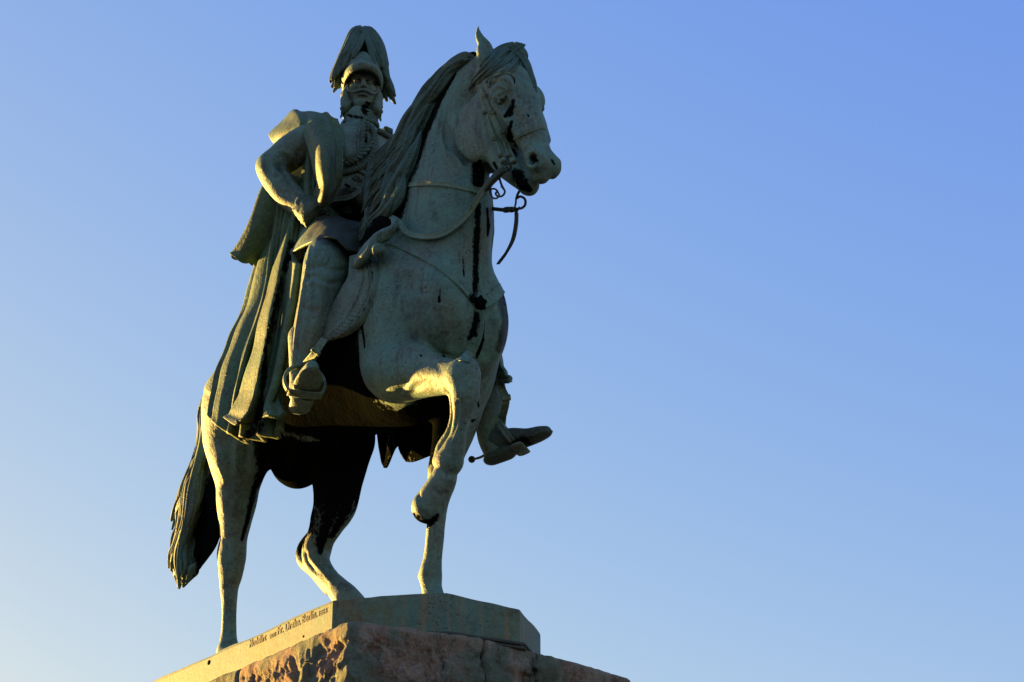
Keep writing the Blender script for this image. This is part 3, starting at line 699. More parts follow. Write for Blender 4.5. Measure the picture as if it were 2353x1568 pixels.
    hh=g.math('ADD',g.math('MULTIPLY',mid,.9),g.math('MULTIPLY',fin,.45)); hh=g.math('SUBTRACT',hh,g.math('MULTIPLY',pitm,.5)); hh=g.math('SUBTRACT',hh,g.math('MULTIPLY',dm,.12))
    g.l(hh,bp.inputs['Height']); g.l(bp.outputs[0],b.inputs['Normal']); return m
def rockmat():
    m,t=nt('rough_stone'); g=G(t); co=g.n('ShaderNodeTexCoord').outputs['Object']
    out=g.n('ShaderNodeOutputMaterial'); b=g.n('ShaderNodeBsdfPrincipled'); g.l(b.outputs[0],out.inputs[0])
    big=g.noise(co,1.5,5,.65,.3); mid=g.noise(co,6,7,.7,.2); fin=g.noise(co,55,6,.8)
    col=g.mix(g.ramp(mid,.35,.65),(.36,.20,.12),(.52,.36,.24))
    col=g.mix(g.math('MULTIPLY',g.ramp(fin,.45,.7),.8),col,(.62,.54,.44))
    col=g.mix(g.math('MULTIPLY',g.ramp(g.noise(co,15,5,.75),.52,.62),.45),col,(.085,.062,.048))
    col=g.mix(g.math('MULTIPLY',g.ramp(fin,.50,.30),.6) if False else g.math('MULTIPLY',g.ramp(g.noise(co,34,6,.8),.54,.64),.6),col,(.040,.032,.026))
    col=g.mix(g.math('MULTIPLY',g.ramp(g.noise(g.mapping(co,(1,1,.7)),2.3,6,.7),.44,.57),.8),col,(.19,.245,.165))
    col=g.mix(g.math('MULTIPLY',g.ramp(g.noise(g.mapping(co,(1.3,1.3,.5)),2.9,5,.75),.55,.66),.85),col,(.035,.03,.027))
    g.l(col,b.inputs['Base Color']); b.inputs['Roughness'].default_value=.9; b.inputs['Specular IOR Level'].default_value=.15
    bp=g.n('ShaderNodeBump'); bp.inputs['Strength'].default_value=1.; bp.inputs['Distance'].default_value=.045
    g.l(g.math('ADD',mid,g.math('MULTIPLY',fin,.9)),bp.inputs['Height']); g.l(bp.outputs[0],b.inputs['Normal']); return m
def plain(name,c,r=.7):
    m,t=nt(name); g=G(t); co=g.n('ShaderNodeTexCoord').outputs['Object']; out=g.n('ShaderNodeOutputMaterial'); b=g.n('ShaderNodeBsdfPrincipled'); g.l(b.outputs[0],out.inputs[0])
    g.l(g.mix(g.ramp(g.noise(co,5,5),.3,.7),tuple(k*.75 for k in c),tuple(k*1.25 for k in c)),b.inputs['Base Color']); b.inputs['Roughness'].default_value=r; return m
M=bronze('green_bronze'); MC=bronze('cloth_bronze',base=(.066,.115,.058),warm=(.090,.104,.042),streak=.5)
MRB=bronze('coat_bronze',base=(.110,.176,.126),warm=(.138,.142,.094),streak=.6,pit=.7)
MBT=bronze('boot_bronze',base=(.052,.078,.052),warm=(.062,.066,.040))
MH=bronze('hair_bronze',base=(.066,.112,.078),warm=(.080,.096,.056),pit=.6,streak=.6,bump=.5)
MT=bronze('saddle_bronze',base=(.110,.168,.118),warm=(.130,.138,.088),pit=.6); MD=bronze('dark_bronze',base=(.036,.046,.030),warm=(.045,.042,.024),streak=.3)
MS=bronze('strap_bronze',base=(.14,.20,.125),warm=(.16,.17,.09),pit=.3,streak=.2); MB_=bronze('base_bronze',base=(.088,.148,.105),warm=(.13,.135,.065),rust=.5,bump=.13,pit=.9,streak=.25)
MK=plain('engraved_shadow_metal',(.05,.05,.03)); MR=rockmat(); MG=plain('paving',(.07,.068,.065),.9)

# ---------------------------------------------------------------- the horse
horse=empty('horse_statue',(.3,0,0)); tagit(horse,'green weathered bronze horse striding with its right foreleg raised, rider on its back','statue')
HR=.011
ch=sculpt_horse(HR); log('horse clay'); Vh,Fh=ch.mesh(); log('horse mesh',len(Vh)); Nh=vnormals(Vh,Fh)
if (Nh*(Vh-Vh.mean(0))).sum(1).mean()<0: Fh=Fh[:,::-1].copy(); Nh=-Nh
Vh=Vh+Nh*(vnoise(Vh*5,3)*.005+vnoise(Vh*17,2)*.0015)[:,None]
Vh=emboss(Vh,Nh,[
 ([(1100,420),(1098,500),(1096,600),(1100,690)],14,-.030),([(1128,430),(1134,520),(1138,620)],10,-.010),
 ([(1101,715),(1094,770),(1075,825)],12,-.020),([(1120,700),(1128,760),(1112,830)],16,-.016),
 ([(1040,250),(1036,310),(1062,362),(1100,385)],5,-.012),([(1028,258),(1022,318),(1048,378),(1088,404)],5,-.010),([(1014,270),(1010,330),(1036,392),(1078,420)],6,-.009),([(1000,290),(998,345),(1022,400)],6,-.006),
 ([(1034,252),(1029,314),(1055,371)],3,.006),([(1021,262),(1016,324),(1042,386)],3,.006),
 ([(905,640),(950,660),(1000,720),(1040,800)],26,-.016),([(880,720),(930,760),(985,800)],20,-.010),([(880,620),(870,700),(862,790)],18,.012),
 ([(938,560),(960,620),(950,680)],24,-.010),([(1030,700),(1046,760),(1040,812)],14,-.012),([(1140,720),(1150,770),(1134,830)],12,.014),
 ([(905,800),(925,786),(958,779),(985,788),(1012,812),(1046,822)],6,-.018),([(900,806),(893,830),(896,860)],8,-.010),
 ([(940,900),(980,880),(1010,890)],10,-.012),([(950,842),(985,836),(1020,850)],10,-.008),([(915,905),(930,885),(930,870)],8,-.012),([(1052,838),(1062,862),(1060,892)],6,-.008),([(1085,846),(1088,872),(1078,896)],6,.006),
 ([(1050,915),(1052,950),(1042,990),(1028,1020)],5,-.010),([(1072,915),(1070,950),(1062,1000),(1050,1035)],5,.006),([(1012,1082),(1030,1090),(1046,1088)],6,-.012),([(990,1120),(1010,1135),(1030,1130)],5,-.007),
 ([(960,1120),(966,1160),(984,1196)],4,-.010),
 ([(1180,250),(1198,290),(1212,330)],6,-.008),([(1150,240),(1172,280),(1190,310)],7,-.010),([(1130,240),(1122,290),(1140,330)],10,-.006),([(1200,215),(1220,270),(1236,330)],7,.006),([(1128,196),(1146,190),(1165,200)],4,-.008),([(1130,232),(1148,236),(1166,226)],3,-.006),
 ([(1196,350),(1204,330),(1222,338)],4,.006),([(1205,392),(1225,402),(1245,396)],5,-.006),
 ([(520,1040),(530,1080),(545,1110)],8,-.014),([(548,1010),(543,1050),(548,1105)],8,.014),([(570,1010),(562,1060),(560,1110)],9,-.012),([(498,1060),(512,1090),(520,1115)],7,.010),([(512,1135),(520,1190),(520,1240)],9,.010),([(560,1130),(556,1190),(548,1240)],8,-.010),([(514,1235),(522,1260),(520,1290)],5,-.010),([(535,1250),(545,1280),(540,1320)],7,.008),([(514,1300),(517,1350),(519,1400)],4,.005),([(524,1320),(524,1400),(522,1460)],4,-.005),
 ([(745,1170),(735,1210),(712,1250)],7,-.010),([(760,1200),(742,1240),(740,1275)],6,.010),([(700,1262),(706,1290),(730,1320)],5,-.012),([(712,1282),(738,1312),(765,1345)],4,.009),([(730,1290),(750,1312),(775,1342)],5,-.008),
 ([(1156.5,213.0),(1155.2,217.4),(1151.8,220.6),(1147.0,221.7),(1142.2,220.6),(1138.8,217.4),(1137.5,213.0),(1138.8,208.6),(1142.2,205.4),(1147.0,204.3),(1151.8,205.4),(1155.2,208.6),(1156.5,213.0)],2.6,-0.009),([(1162.5,213.0),(1160.4,220.1),(1154.8,225.3),(1147.0,227.3),(1139.2,225.3),(1133.6,220.1),(1131.5,213.0),(1133.6,205.9),(1139.2,200.7),(1147.0,198.7),(1154.8,200.7),(1160.4,205.9),(1162.5,213.0)],3,0.009),([(1145,213),(1149,213)],2.5,-.010),([(1118,206),(1128,190),(1146,181),(1166,184),(1178,198)],4,.014),([(1124,222),(1136,234),(1156,236)],3,-.007),([(1246.0,367.0),(1243.5,375.7),(1236.5,382.1),(1227.0,384.5),(1217.5,382.1),(1210.5,375.7),(1208.0,367.0),(1210.5,358.3),(1217.5,351.9),(1227.0,349.5),(1236.5,351.9),(1243.5,358.3),(1246.0,367.0)],4.5,0.01),
 ([(1009,664),(1022,663),(1030,666)],2,-.008),([(1010,664),(1011,692)],2,-.010),([(1011,692),(1024,697),(1038,704)],2,-.006),([(918,672),(960,663),(1008,663)],1.8,-.005),([(905,600),(960,596),(1020,625)],12,-.006),
 ([(995,1150),(992,1200),(988,1260)],4,-.006),([(1006,1140),(1005,1200),(1003,1280)],5,.004)])
Nh=vnormals(Vh,Fh); Nh=-Nh if (Nh*(Vh-Vh.mean(0))).sum(1).mean()<0 else Nh
bvh=BVHTree.FromPolygons([tuple(v) for v in Vh],[tuple(int(i) for i in f) for f in Fh])
def surf(u,v,off=0.,tree=None):
    d=MROT@ray(u,v); d=d/np.linalg.norm(d); h=(tree or bvh).ray_cast(Vector(CL),Vector(d))
    if h[0] is None: return None,None
    n=np.array(h[1]); n=-n if n@d>0 else n
    return np.array(h[0])+n*off,n
def on(pts,off,tree=None,n=40):
    D=catmull(np.array(pts,float),n); P=[];Nn=[]
    for u,v in D:
        p,m=surf(u,v,0,tree)
        if p is None: continue
        P.append(p);Nn.append(m)
    if len(P)<4: return np.zeros((0,3)),np.zeros((0,3))
    P=np.array(P);Nn=np.array(Nn)
    for _ in range(3):
        P[1:-1]=.25*P[:-2]+.5*P[1:-1]+.25*P[2:]; Nn[1:-1]=.25*Nn[:-2]+.5*Nn[1:-1]+.25*Nn[2:]
    Nn/=np.linalg.norm(Nn,axis=1)[:,None]
    return P+Nn*off,Nn
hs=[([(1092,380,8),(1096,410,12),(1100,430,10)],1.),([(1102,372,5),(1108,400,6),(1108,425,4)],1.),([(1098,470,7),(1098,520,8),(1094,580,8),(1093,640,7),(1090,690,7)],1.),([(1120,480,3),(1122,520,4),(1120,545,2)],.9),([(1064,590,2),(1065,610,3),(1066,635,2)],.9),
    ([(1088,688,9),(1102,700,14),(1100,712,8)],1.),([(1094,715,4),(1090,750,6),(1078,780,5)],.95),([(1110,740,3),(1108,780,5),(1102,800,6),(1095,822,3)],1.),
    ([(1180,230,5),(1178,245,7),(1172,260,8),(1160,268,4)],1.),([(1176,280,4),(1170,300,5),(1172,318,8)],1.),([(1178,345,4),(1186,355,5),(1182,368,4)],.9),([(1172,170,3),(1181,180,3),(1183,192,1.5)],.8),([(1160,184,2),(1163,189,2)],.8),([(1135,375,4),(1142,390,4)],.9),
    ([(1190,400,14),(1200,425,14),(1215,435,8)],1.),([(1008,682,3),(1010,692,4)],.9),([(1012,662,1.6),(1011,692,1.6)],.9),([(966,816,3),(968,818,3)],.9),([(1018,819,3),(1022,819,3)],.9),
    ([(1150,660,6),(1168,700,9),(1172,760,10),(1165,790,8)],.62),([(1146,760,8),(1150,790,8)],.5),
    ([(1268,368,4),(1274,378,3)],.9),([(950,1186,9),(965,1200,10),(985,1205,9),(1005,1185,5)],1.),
    ([(1212,262,2),(1214,268,2)],.9),([(1225,364,9),(1229,370,9)],.8),([(1046,170,3),(1012,226,6),(984,285,9),(962,340,11),(942,395,13)],1.1),([(938,395,8),(925,440,14),(908,480,20),(885,515,26),(850,550,28)],1.2),([(830,745,3),(836,775,3),(838,800,2)],.9),  # includes shade painted in: nostril hollow, neck beside the mane, gap below it
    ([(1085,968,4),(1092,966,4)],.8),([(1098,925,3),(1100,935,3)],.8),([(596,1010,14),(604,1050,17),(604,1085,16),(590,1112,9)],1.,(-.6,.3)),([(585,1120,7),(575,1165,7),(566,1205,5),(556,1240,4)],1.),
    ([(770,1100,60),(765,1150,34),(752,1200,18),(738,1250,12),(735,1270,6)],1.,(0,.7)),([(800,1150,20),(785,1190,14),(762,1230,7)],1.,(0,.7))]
dark=stain_shade(Vh,Nh,hs)
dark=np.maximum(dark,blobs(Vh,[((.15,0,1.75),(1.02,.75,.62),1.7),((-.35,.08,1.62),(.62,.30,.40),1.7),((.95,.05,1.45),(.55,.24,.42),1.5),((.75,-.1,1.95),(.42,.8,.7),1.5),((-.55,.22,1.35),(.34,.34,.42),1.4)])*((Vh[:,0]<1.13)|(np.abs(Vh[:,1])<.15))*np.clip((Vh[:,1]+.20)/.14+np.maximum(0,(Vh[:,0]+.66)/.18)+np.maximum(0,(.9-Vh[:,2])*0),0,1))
dark=np.minimum(dark,1.4)-.95*stain_shade(Vh,Nh,[([(642,992,8),(690,1006,12),(730,1012,8)],1.),([(745,1016,3),(800,1026,4),(850,1022,2)],.6)])  # black thinned along the belly, its sunlit patch put into the colour
brown=np.maximum(stain_shade(Vh,Nh,[([(950,700,60),(1000,760,50),(940,780,40)],.45),([(990,470,20),(1000,500,20)],.35),([(1152,680,10),(1166,740,14),(1150,800,12)],.9),([(915,660,16),(905,700,16)],.5),([(960,850,30),(1000,850,20)],.3)]),0)
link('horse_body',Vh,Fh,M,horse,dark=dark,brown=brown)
V,Fs=locks(mane_paths()); link('mane',V,Fs,MH,horse); log('mane')
ctr=[(1088,128,.02,10),(1050,150,.02,20),(1003,205,.02,22),(965,280,.02,30),(935,360,0,36),(905,440,-.03,34),(884,492,-.08,22)]
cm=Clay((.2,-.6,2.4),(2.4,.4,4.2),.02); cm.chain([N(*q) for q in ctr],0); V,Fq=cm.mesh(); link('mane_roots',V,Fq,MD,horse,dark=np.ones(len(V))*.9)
V,Fs=locks(forelock_paths(),flat=.7); link('forelock',V,Fs,MH,horse)
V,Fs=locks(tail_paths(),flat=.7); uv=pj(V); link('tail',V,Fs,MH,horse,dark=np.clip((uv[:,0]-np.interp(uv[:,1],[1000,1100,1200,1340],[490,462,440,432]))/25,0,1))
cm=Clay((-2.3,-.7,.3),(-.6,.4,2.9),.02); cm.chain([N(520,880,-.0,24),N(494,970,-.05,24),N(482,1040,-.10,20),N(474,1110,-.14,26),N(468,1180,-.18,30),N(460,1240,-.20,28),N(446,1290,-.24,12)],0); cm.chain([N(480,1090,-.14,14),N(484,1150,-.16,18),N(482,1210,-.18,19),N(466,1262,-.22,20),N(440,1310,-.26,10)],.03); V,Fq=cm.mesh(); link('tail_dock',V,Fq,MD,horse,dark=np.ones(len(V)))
# bridle
mb=MB()
def strap(pts,w,t,off=.0,tree=None,n=40):
    P,Nn=on(pts,off,tree,n)
    if len(P)>3: ribbon(mb,P,Nn,w,t)
strap([(1107,205),(1120,238),(1138,280),(1157,322),(1170,352),(1180,372)],.044,.018)
strap([(1104,215),(1110,240),(1121,275),(1134,315),(1147,350),(1157,376)],.036,.016)
for pts in ([(1113,222),(1120,220)],[(1128,262),(1138,258)],[(1150,305),(1160,300)],[(1166,335),(1178,332)],[(1132,322),(1142,318)]): strap(pts,.022,.026,n=6)
strap([(1172,326),(1195,313),(1220,303),(1242,296),(1252,296)],.014,.010)
strap([(1124,200),(1124,190),(1133,178),(1150,170),(1170,170),(1182,180)],.020,.010)
for (u,v,r) in ((1148,240,5),(1116,262,5),(1160,372,7),(1152,362,6),(1180,374,7),(1170,362,6)):
    p,n=surf(u,v,.008)
    if p is not None: tube(mb,[p,p+n*.02,p+n*.03],[px(p,r),px(p,r),px(p,r*.4)],n=14)
V,Fs=mb.arr(); bridle=link('bridle',V,Fs,MS,horse)
mb=MB()
def ring(cu,cv,y,r,w,ax=(VIEW,)):
    c0=Q(cu,cv,y=y); rr=px(c0,r); a=np.linspace(0,2*np.pi,25); P=np.array([c0+SIDE*math.cos(t)*rr+VUP*math.sin(t)*rr for t in a]); tube(mb,P,px(c0,w),n=8,caps=False)
pm,_=surf(1165,376); ym=float(pm[1])-.03
ring(1166,383,ym,8,3)
V,Fs=mb.arr(); link('bit_ring',V,Fs,MD,bridle); mb=MB()
def wire(pts,y,r,n=30,ref=None):
    P=np.array([Q(p[0],p[1],y=(p[2] if len(p)>2 else y)) for p in pts]); tube(mb,P,np.array([px(P[0],r)]*len(P)),n=8,sub=n)
wire([(1166,385),(1153,392),(1148,408),(1152,424),(1157,434)],ym,2.6)
wire([(1152,428),(1160,440),(1155,450),(1145,452),(1139,446),(1142,440)],ym,2.4); wire([(1148,446),(1143,455),(1134,456),(1128,448),(1126,440),(1132,434),(1141,437),(1146,446)],ym,2.2)
yb=.17
V,Fs=mb.arr(); link('bit_shank',V,Fs,MD,bridle); mb=MB()
wire([(1196,436),(1190,446),(1186,458)],yb,3); wire([(1187,456),(1196,452),(1206,458),(1207,470),(1200,478),(1190,480)],yb,3); wire([(1186,456),(1185,468),(1183,478),(1187,486),(1194,476)],yb,2.2)
V,Fs=mb.arr(); link('curb_chain',V,Fs,MD,bridle)
# reins
def rein(pts,w,t,nrm):
    P=np.array(pts); D=catmull(P,60); Nn=np.tile(unit(nrm),(60,1)); ribbon(mb,D,Nn,w,t)
mb=MB()
A=[]
for u,v,o in ((898,505,.05),(915,524,.05),(945,543,.035),(985,550,.03),(1020,543,.03),(1050,522,.03),(1075,495,.035)):
    p,n=surf(u,v,o); A.append(p)
pe=Q(1162,388,y=ym-.02); p0=A[-1]
for (u,v),t in (((1090,470),.25),((1110,440),.5),((1132,415),.75)):
    y=p0[1]*(1-t)+pe[1]*t; A.append(Q(u,v,y=y))
A.append(pe)
rein(A,.042,.010,VIEW*.8+UZ*.3)
V,Fs=mb.arr(); link('rein',V,Fs,MS,horse)
mb=MB(); P=np.array([Q(u,v,y=y) for u,v,y in ((1160,390,ym-.03),(1145,402,ym-.035),(1128,420,ym-.04),(1116,436,ym-.03))])
tube(mb,P,[.020,.026,.022,.020],n=10,groove=.3,gk=3,sub=30); V,Fs=mb.arr(); link('braided_rein_end',V,Fs,MD,horse)
mb=MB(); rein([Q(u,v,y=.16) for u,v in ((1187,488),(1186,515),(1179,550),(1164,580),(1145,606))],.030,.012,SIDE+VIEW*.2); V,Fs=mb.arr(); link('rein',V,Fs,MD,horse)
mb=MB(); wire([(1120,478),(1140,481),(1165,483),(1186,481)],.15,4.5); wire([(1160,483),(1168,482)],.15,7,n=6); wire([(1172,482),(1178,482)],.15,7,n=6); V,Fs=mb.arr(); link('rein_bar',V,Fs,MD,horse)
# neck strap, breast straps
mb=MB(); strap([(918,430),(960,424),(1010,424),(1050,430),(1082,438)],.036,.014); strap([(1082,436),(1098,440),(1116,440)],.05,.02,n=14)
V,Fs=mb.arr(); link('neck_strap',V,Fs,MS,horse)
mb=MB(); strap([(888,553),(930,567),(975,587),(1020,618),(1060,658),(1092,694)],.075,.014,n=60); strap([(1108,700),(1133,684),(1158,656)],.075,.014); strap([(1101,712),(1099,760),(1086,800),(1066,832)],.070,.010,n=40)
V,Fs=mb.arr(); bs=link('breast_strap',V,Fs,M,horse,dark=stain_shade(V,np.tile(VIEW,(len(V),1)),[([(1084,682,8),(1100,700,12)],1.),([(1095,720,4),(1088,770,5)],1.)]))
mb=MB(); p,n=surf(1101,697,.01); tube(mb,[p-n*.02,p+n*.015,p+n*.03],[.04,.044,.015],n=20,groove=.2,gk=5); V,Fs=mb.arr(); link('breast_boss',V,Fs,MD,bs,dark=np.ones(len(V))*.8)
# saddle cloth, holster
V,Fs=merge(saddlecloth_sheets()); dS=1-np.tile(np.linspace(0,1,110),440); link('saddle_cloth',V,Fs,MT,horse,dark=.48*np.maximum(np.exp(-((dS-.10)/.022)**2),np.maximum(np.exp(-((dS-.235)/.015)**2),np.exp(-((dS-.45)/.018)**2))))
mb=MB()
for dx in (-1,0,1):
    P=[Q(u+dx*6*a*(.3 if v<520 else 1),v+dx*6*b,y=y) for u,v,y,a,b in ((902,500,-.36,-1,.2),(907,516,-.42,-1,.2),(897,534,-.46,-.5,1),(876,545,-.50,-.3,1),(856,558,-.54,-.7,.7),(843,580,-.56,-1,.3),(830,598,-.57,-.7,.8),(815,606,-.55,0,1))]
    tube(mb,P,np.array([.010,.020,.028,.031,.033,.034,.032,.020]),n=14,groove=.1,gk=5,sub=50)
V,Fs=mb.arr(); hol=link('pistol_holster',V,Fs,MT,horse)
mb=MB(); c0=Q(869,576,y=-.53); ax=unit(VIEW*.7+SIDE*.25-UZ*.1); tube(mb,[c0-ax*.12,c0+ax*.02,c0+ax*.045,c0+ax*.05,c0+ax*.035,c0+ax*.035],[.05,.05,.046,.036,.034,.002],n=24,ref=UZ); V,Fs=mb.arr(); link('holster_cap',V,Fs,MT,hol)
# saddle under the coat, cloth on the far side
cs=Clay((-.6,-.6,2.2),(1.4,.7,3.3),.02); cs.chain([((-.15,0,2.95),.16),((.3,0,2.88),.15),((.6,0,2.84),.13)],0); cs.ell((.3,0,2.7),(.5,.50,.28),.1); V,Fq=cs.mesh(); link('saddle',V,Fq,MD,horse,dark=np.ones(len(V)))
rows=[[(1020,640,.52),(1080,700,.54),(1130,760,.56),(1146,800,.55)],[(1020,760,.53),(1080,800,.55),(1140,835,.56),(1158,850,.54)],[(1030,820,.54),(1090,850,.56),(1140,868,.57),(1172,868,.55)],[(1040,850,.54),(1090,872,.56),(1130,882,.56),(1172,879,.55)]]
V,Fs=sheet([qs(r) for r in rows],50,50,.025,lambda s,t:.006*np.sin(20*t)+0*s,edge=[('b',.012,.04)]); link('saddle_cloth',V,Fs,MT,horse)
# stirrups
def stirrup(side,B,ax):
    mb=MB(); tt,ss,uu=ax; w=.140 if side=='right' else .115; L=[]
    f=.19
    c0=B(f,0,.0)
    lean=-.18 if side=='right' else -.25
    P=[]
    KK=np.linspace(R(-38),R(218),27); RR=w
    for k in KK: P.append(c0+ss*math.cos(k)*RR+uu*(.10+RR*1.08*math.sin(k))+tt*(lean*.35*max(0,.5+.5*math.sin(k))))
    P=np.array(P); Nn=np.array([unit(ss*math.cos(k)+uu*math.sin(k)) for k in KK])
    ribbon(mb,P,Nn,.042,.010)
    tube(mb,[c0-ss*(w*.84)-uu*.008,c0-uu*.018,c0+ss*(w*.84)-uu*.008],[.045,.052,.045],n=12,flat=.22,ref=uu,sub=12)
    V,Fs=mb.arr(); st=link('stirrup',V,Fs,MT,horse); top=P[13]; return st,top
BT=boots()
for side,V,Fq,B,ax in BT:
    st,top=stirrup(side,B,ax); mb=MB()
    if side=='right': end=[Q(722,814,y=-.74),Q(735,795,y=-.72),Q(746,778,y=-.66)]
    else: end=[Q(1163,922,y=.56),Q(1155,896,y=.56),Q(1140,860,y=.56)]
    P=catmull(np.array([top-.0*VIEW]+end),24); Nn=np.tile(unit(VIEW),(24,1)); ribbon(mb,P,Nn,.05,.010)
    i=8; ribbon(mb,P[i:i+4],Nn[i:i+4],.068,.022)
    V2,F2=mb.arr(); link('stirrup_leather',V2,F2,MS,st)
log('tack')

# ---------------------------------------------------------------- the rider
rider=empty('rider_statue',(.3,0,2.9)); tagit(rider,'green weathered bronze rider in plumed helmet and long cloak, right hand on his hip','statue')
cr=sculpt_rider(.0115); V1,F1=cr.mesh(); chd=sculpt_head(.006); V2,F2=chd.mesh(); log('rider',len(V1),len(V2))
V1=V1+vnormals(V1,F1)*0
n1=vnormals(V1,F1); n1=-n1 if (n1*(V1-V1.mean(0))).sum(1).mean()<0 else n1
V1=V1+n1*(vnoise(V1*9,3)*.004)[:,None]
V1=emboss(V1,n1,[([(640,352),(662,372),(672,398)],7,-.020),([(628,372),(648,392),(664,410)],6,-.018),([(650,345),(675,362),(684,390)],4,.012),([(622,392),(648,404),(672,402)],5,.012),([(690,340),(682,370),(672,400)],8,-.016),([(636,440),(660,446),(690,455)],6,-.008),([(612,360),(606,385),(618,410)],9,.008),([(660,420),(684,444),(706,466)],7,-.010),([(640,410),(670,436),(694,470)],5,.008),
 ([(712,562),(708,600),(700,640),(690,700),(681,760),(673,820)],3,.010),([(718,562),(714,600),(706,640),(696,700),(687,760),(679,820)],2.6,-.010),([(706,565),(702,600),(694,640),(684,700),(676,760)],2.4,-.006),
 ([(698,642),(722,636),(752,650),(786,648)],6,-.016),([(700,654),(726,650),(756,664)],5,.012),([(712,618),(742,612),(772,622),(800,618)],6,-.012),([(704,612),(716,600),(722,580)],7,.012),([(755,560),(757,590),(752,615)],2.4,-.008),([(690,700),(712,712),(738,714)],6,-.010),([(760,660),(752,700),(742,740)],10,-.008),([(740,690),(726,740),(712,790)],8,.006),([(722,700),(706,760),(698,810)],5,-.006),
 ([(790,300),(792,340),(796,380)],6,.008),([(800,420),(824,430),(850,420)],8,-.010),([(780,440),(810,452),(845,442)],7,.008),([(786,470),(812,476),(838,466)],8,-.012),([(780,490),(808,496),(836,488)],7,.010)])
VV=np.concatenate([V1,V2]); FF=np.concatenate([F1,F2+len(V1)]); NN=vnormals(VV,FF)
if np.einsum('ij,ij->i',NN[:len(V1)],V1-V1.mean(0)).mean()<0: FF=FF[:,::-1].copy(); NN=-NN
rb=BVHTree.FromPolygons([tuple(v) for v in V1],[tuple(int(i) for i in f) for f in F1])
rd=stain_shade(VV,NN,[([(840,250,12),(845,262,8)],1.),([(742,500,14),(765,505,16)],.85),([(800,440,12),(812,450,6)],.6),([(770,480,10),(800,470,22),(830,490,20),(790,505,20)],.75),([(842,235,3),(848,240,5)],.9),([(790,398,5),(806,394,7),(822,388,4)],.8),([(812,412,5),(824,408,5)],.8),([(795,425,4),(812,440,8)],.6),([(792,262,4),(812,268,5),(850,276,5)],.8),([(838,318,6),(840,326,5)],.9),([(836,540,12),(842,570,10)],1.),([(835,600,0),(815,640,14),(800,680,10)],.7)])
rb_=stain_shade(VV,NN,[([(790,460,30),(800,520,60),(770,520,50),(830,540,30)],1.1),([(720,440,14),(700,400,12),(690,380,8)],.8),([(640,380,14),(655,430,18)],.5),([(745,530,30),(800,545,30)],1.)])
link('rider_body',VV,FF,MRB,rider,dark=rd,brown=rb_)
for side,V,Fq,B,ax in BT:
    bt=link('boot',V,Fq,MT if side=='right' else MBT,rider,dark=blobs(V,[(B(.17,0,-.005),(.05,.09,.03),1.)]) if side=='right' else blobs(V,[(B(.2,0,.02),(.2,.1,.05),.6)])); mb=MB(); tt,ss,uu=ax  # near boot takes a lighter bronze than the far one, sunlight put into colour
    h0=B(-.05,0,.05); h1=B(-.15,0,.03) if side=='right' else Q(1084,1056,y=.62)
    tube(mb,[h0,(h0+h1)/2+uu*-.008,h1],[.010,.009,.008],n=8,sub=10)
    if side=='left':
        a=np.linspace(-math.pi/2,math.pi/2,9); r=.026; tube(mb,[h1+unit(h1-h0)*r*math.sin(k) for k in a],[max(.002,r*math.cos(k)) for k in a],n=14,ref=UZ)
    V2,F2=mb.arr(); link('spur',V2,F2,MD,bt)
V,Fq=sculpt_helmet(.006).mesh(); hel=link('helmet',V,Fq,MRB,rider)
V,Fs=locks(plume_paths(),n=16,flat=.75,groove=.12); link('plume',V,Fs,MH,hel)
V,Fs=merge(cloak_sheets()); cl=link('cloak',V,Fs,MC,rider,dark=stain_shade(V,np.tile(VIEW,(len(V),1)),[([(648,640,8),(630,720,9),(612,800,9),(603,900,10),(592,985,16),(560,1008,10)],.72),([(668,560,10),(655,620,8)],.8)]))  # dark painted along the deep gap between the cloak's panels
V,Fs=merge(cape_sheets()); link('mantle',V,Fs,MC,rider)
V,Fs=merge(skirt_sheets()); link('coat_skirt',V,Fs,MRB,rider,brown=np.clip(1.1-np.abs(pj(V)[:,0]-790)/120,0,1)*1.)
# cuff, collar, cords, decorations
mb=MB(); P=np.array([Q(u,v,y=y) for u,v,y in ((696,470,-.50),(706,480,-.485),(716,490,-.47),(727,499,-.45))]); tube(mb,P,[.088,.098,.104,.10],n=40,flat=.9,groove=.035,gk=11,sub=14)
V,Fs=mb.arr(); V=V+np.stack([vnoise(V*26,2),vnoise(V*26+7,2),vnoise(V*26+19,2)],1)*.016; link('cuff',V,Fs,MH,rider,dark=stain_shade(V,np.tile(VIEW,(len(V),1)),[([(735,506,10),(748,500,8)],1.)]))
mb=MB()
for k,(z0,r) in enumerate(((-.205,.110),(-.235,.116),(-.265,.122),(-.295,.130))):
    a=np.linspace(0,2*np.pi,41); P=np.array([RH(math.cos(t)*r,math.sin(t)*r*.98-.01,z0-.02*math.sin(t)) for t in a]); tube(mb,P,.018+.003*(k%2),n=8,caps=False)
V,Fs=mb.arr(); V=V+np.stack([vnoise(V*40,2),vnoise(V*40+7,2),vnoise(V*40+19,2)],1)*.010; link('collar',V,Fs,MH,rider)
mb=MB()
def cord(pts,r,off=.02):
    P,Nn=on(pts,off,rb,50)
    if len(P)<8: return
    L=np.linspace(0,len(P)*.9,len(P)); T,B,N2=frames(P,VIEW)
    for ph in (0,np.pi): tube(mb,P+B*(np.sin(L*1.1+ph)*r*.6)[:,None]+N2*(np.cos(L*1.1+ph)*r*.4)[:,None],r*.8,n=7)
cord([(829,284),(850,298),(858,322),(843,346),(815,368),(790,377)],.020); cord([(832,290),(830,320),(826,350),(806,364),(790,368)],.018); cord([(862,330),(852,362),(830,384),(806,396),(786,402)],.018)
cord([(870,298),(884,303),(896,309)],.022); cord([(866,304),(880,312),(892,318)],.018)
V,Fs=mb.arr(); link('shoulder_cord',V,Fs,MH,rider)
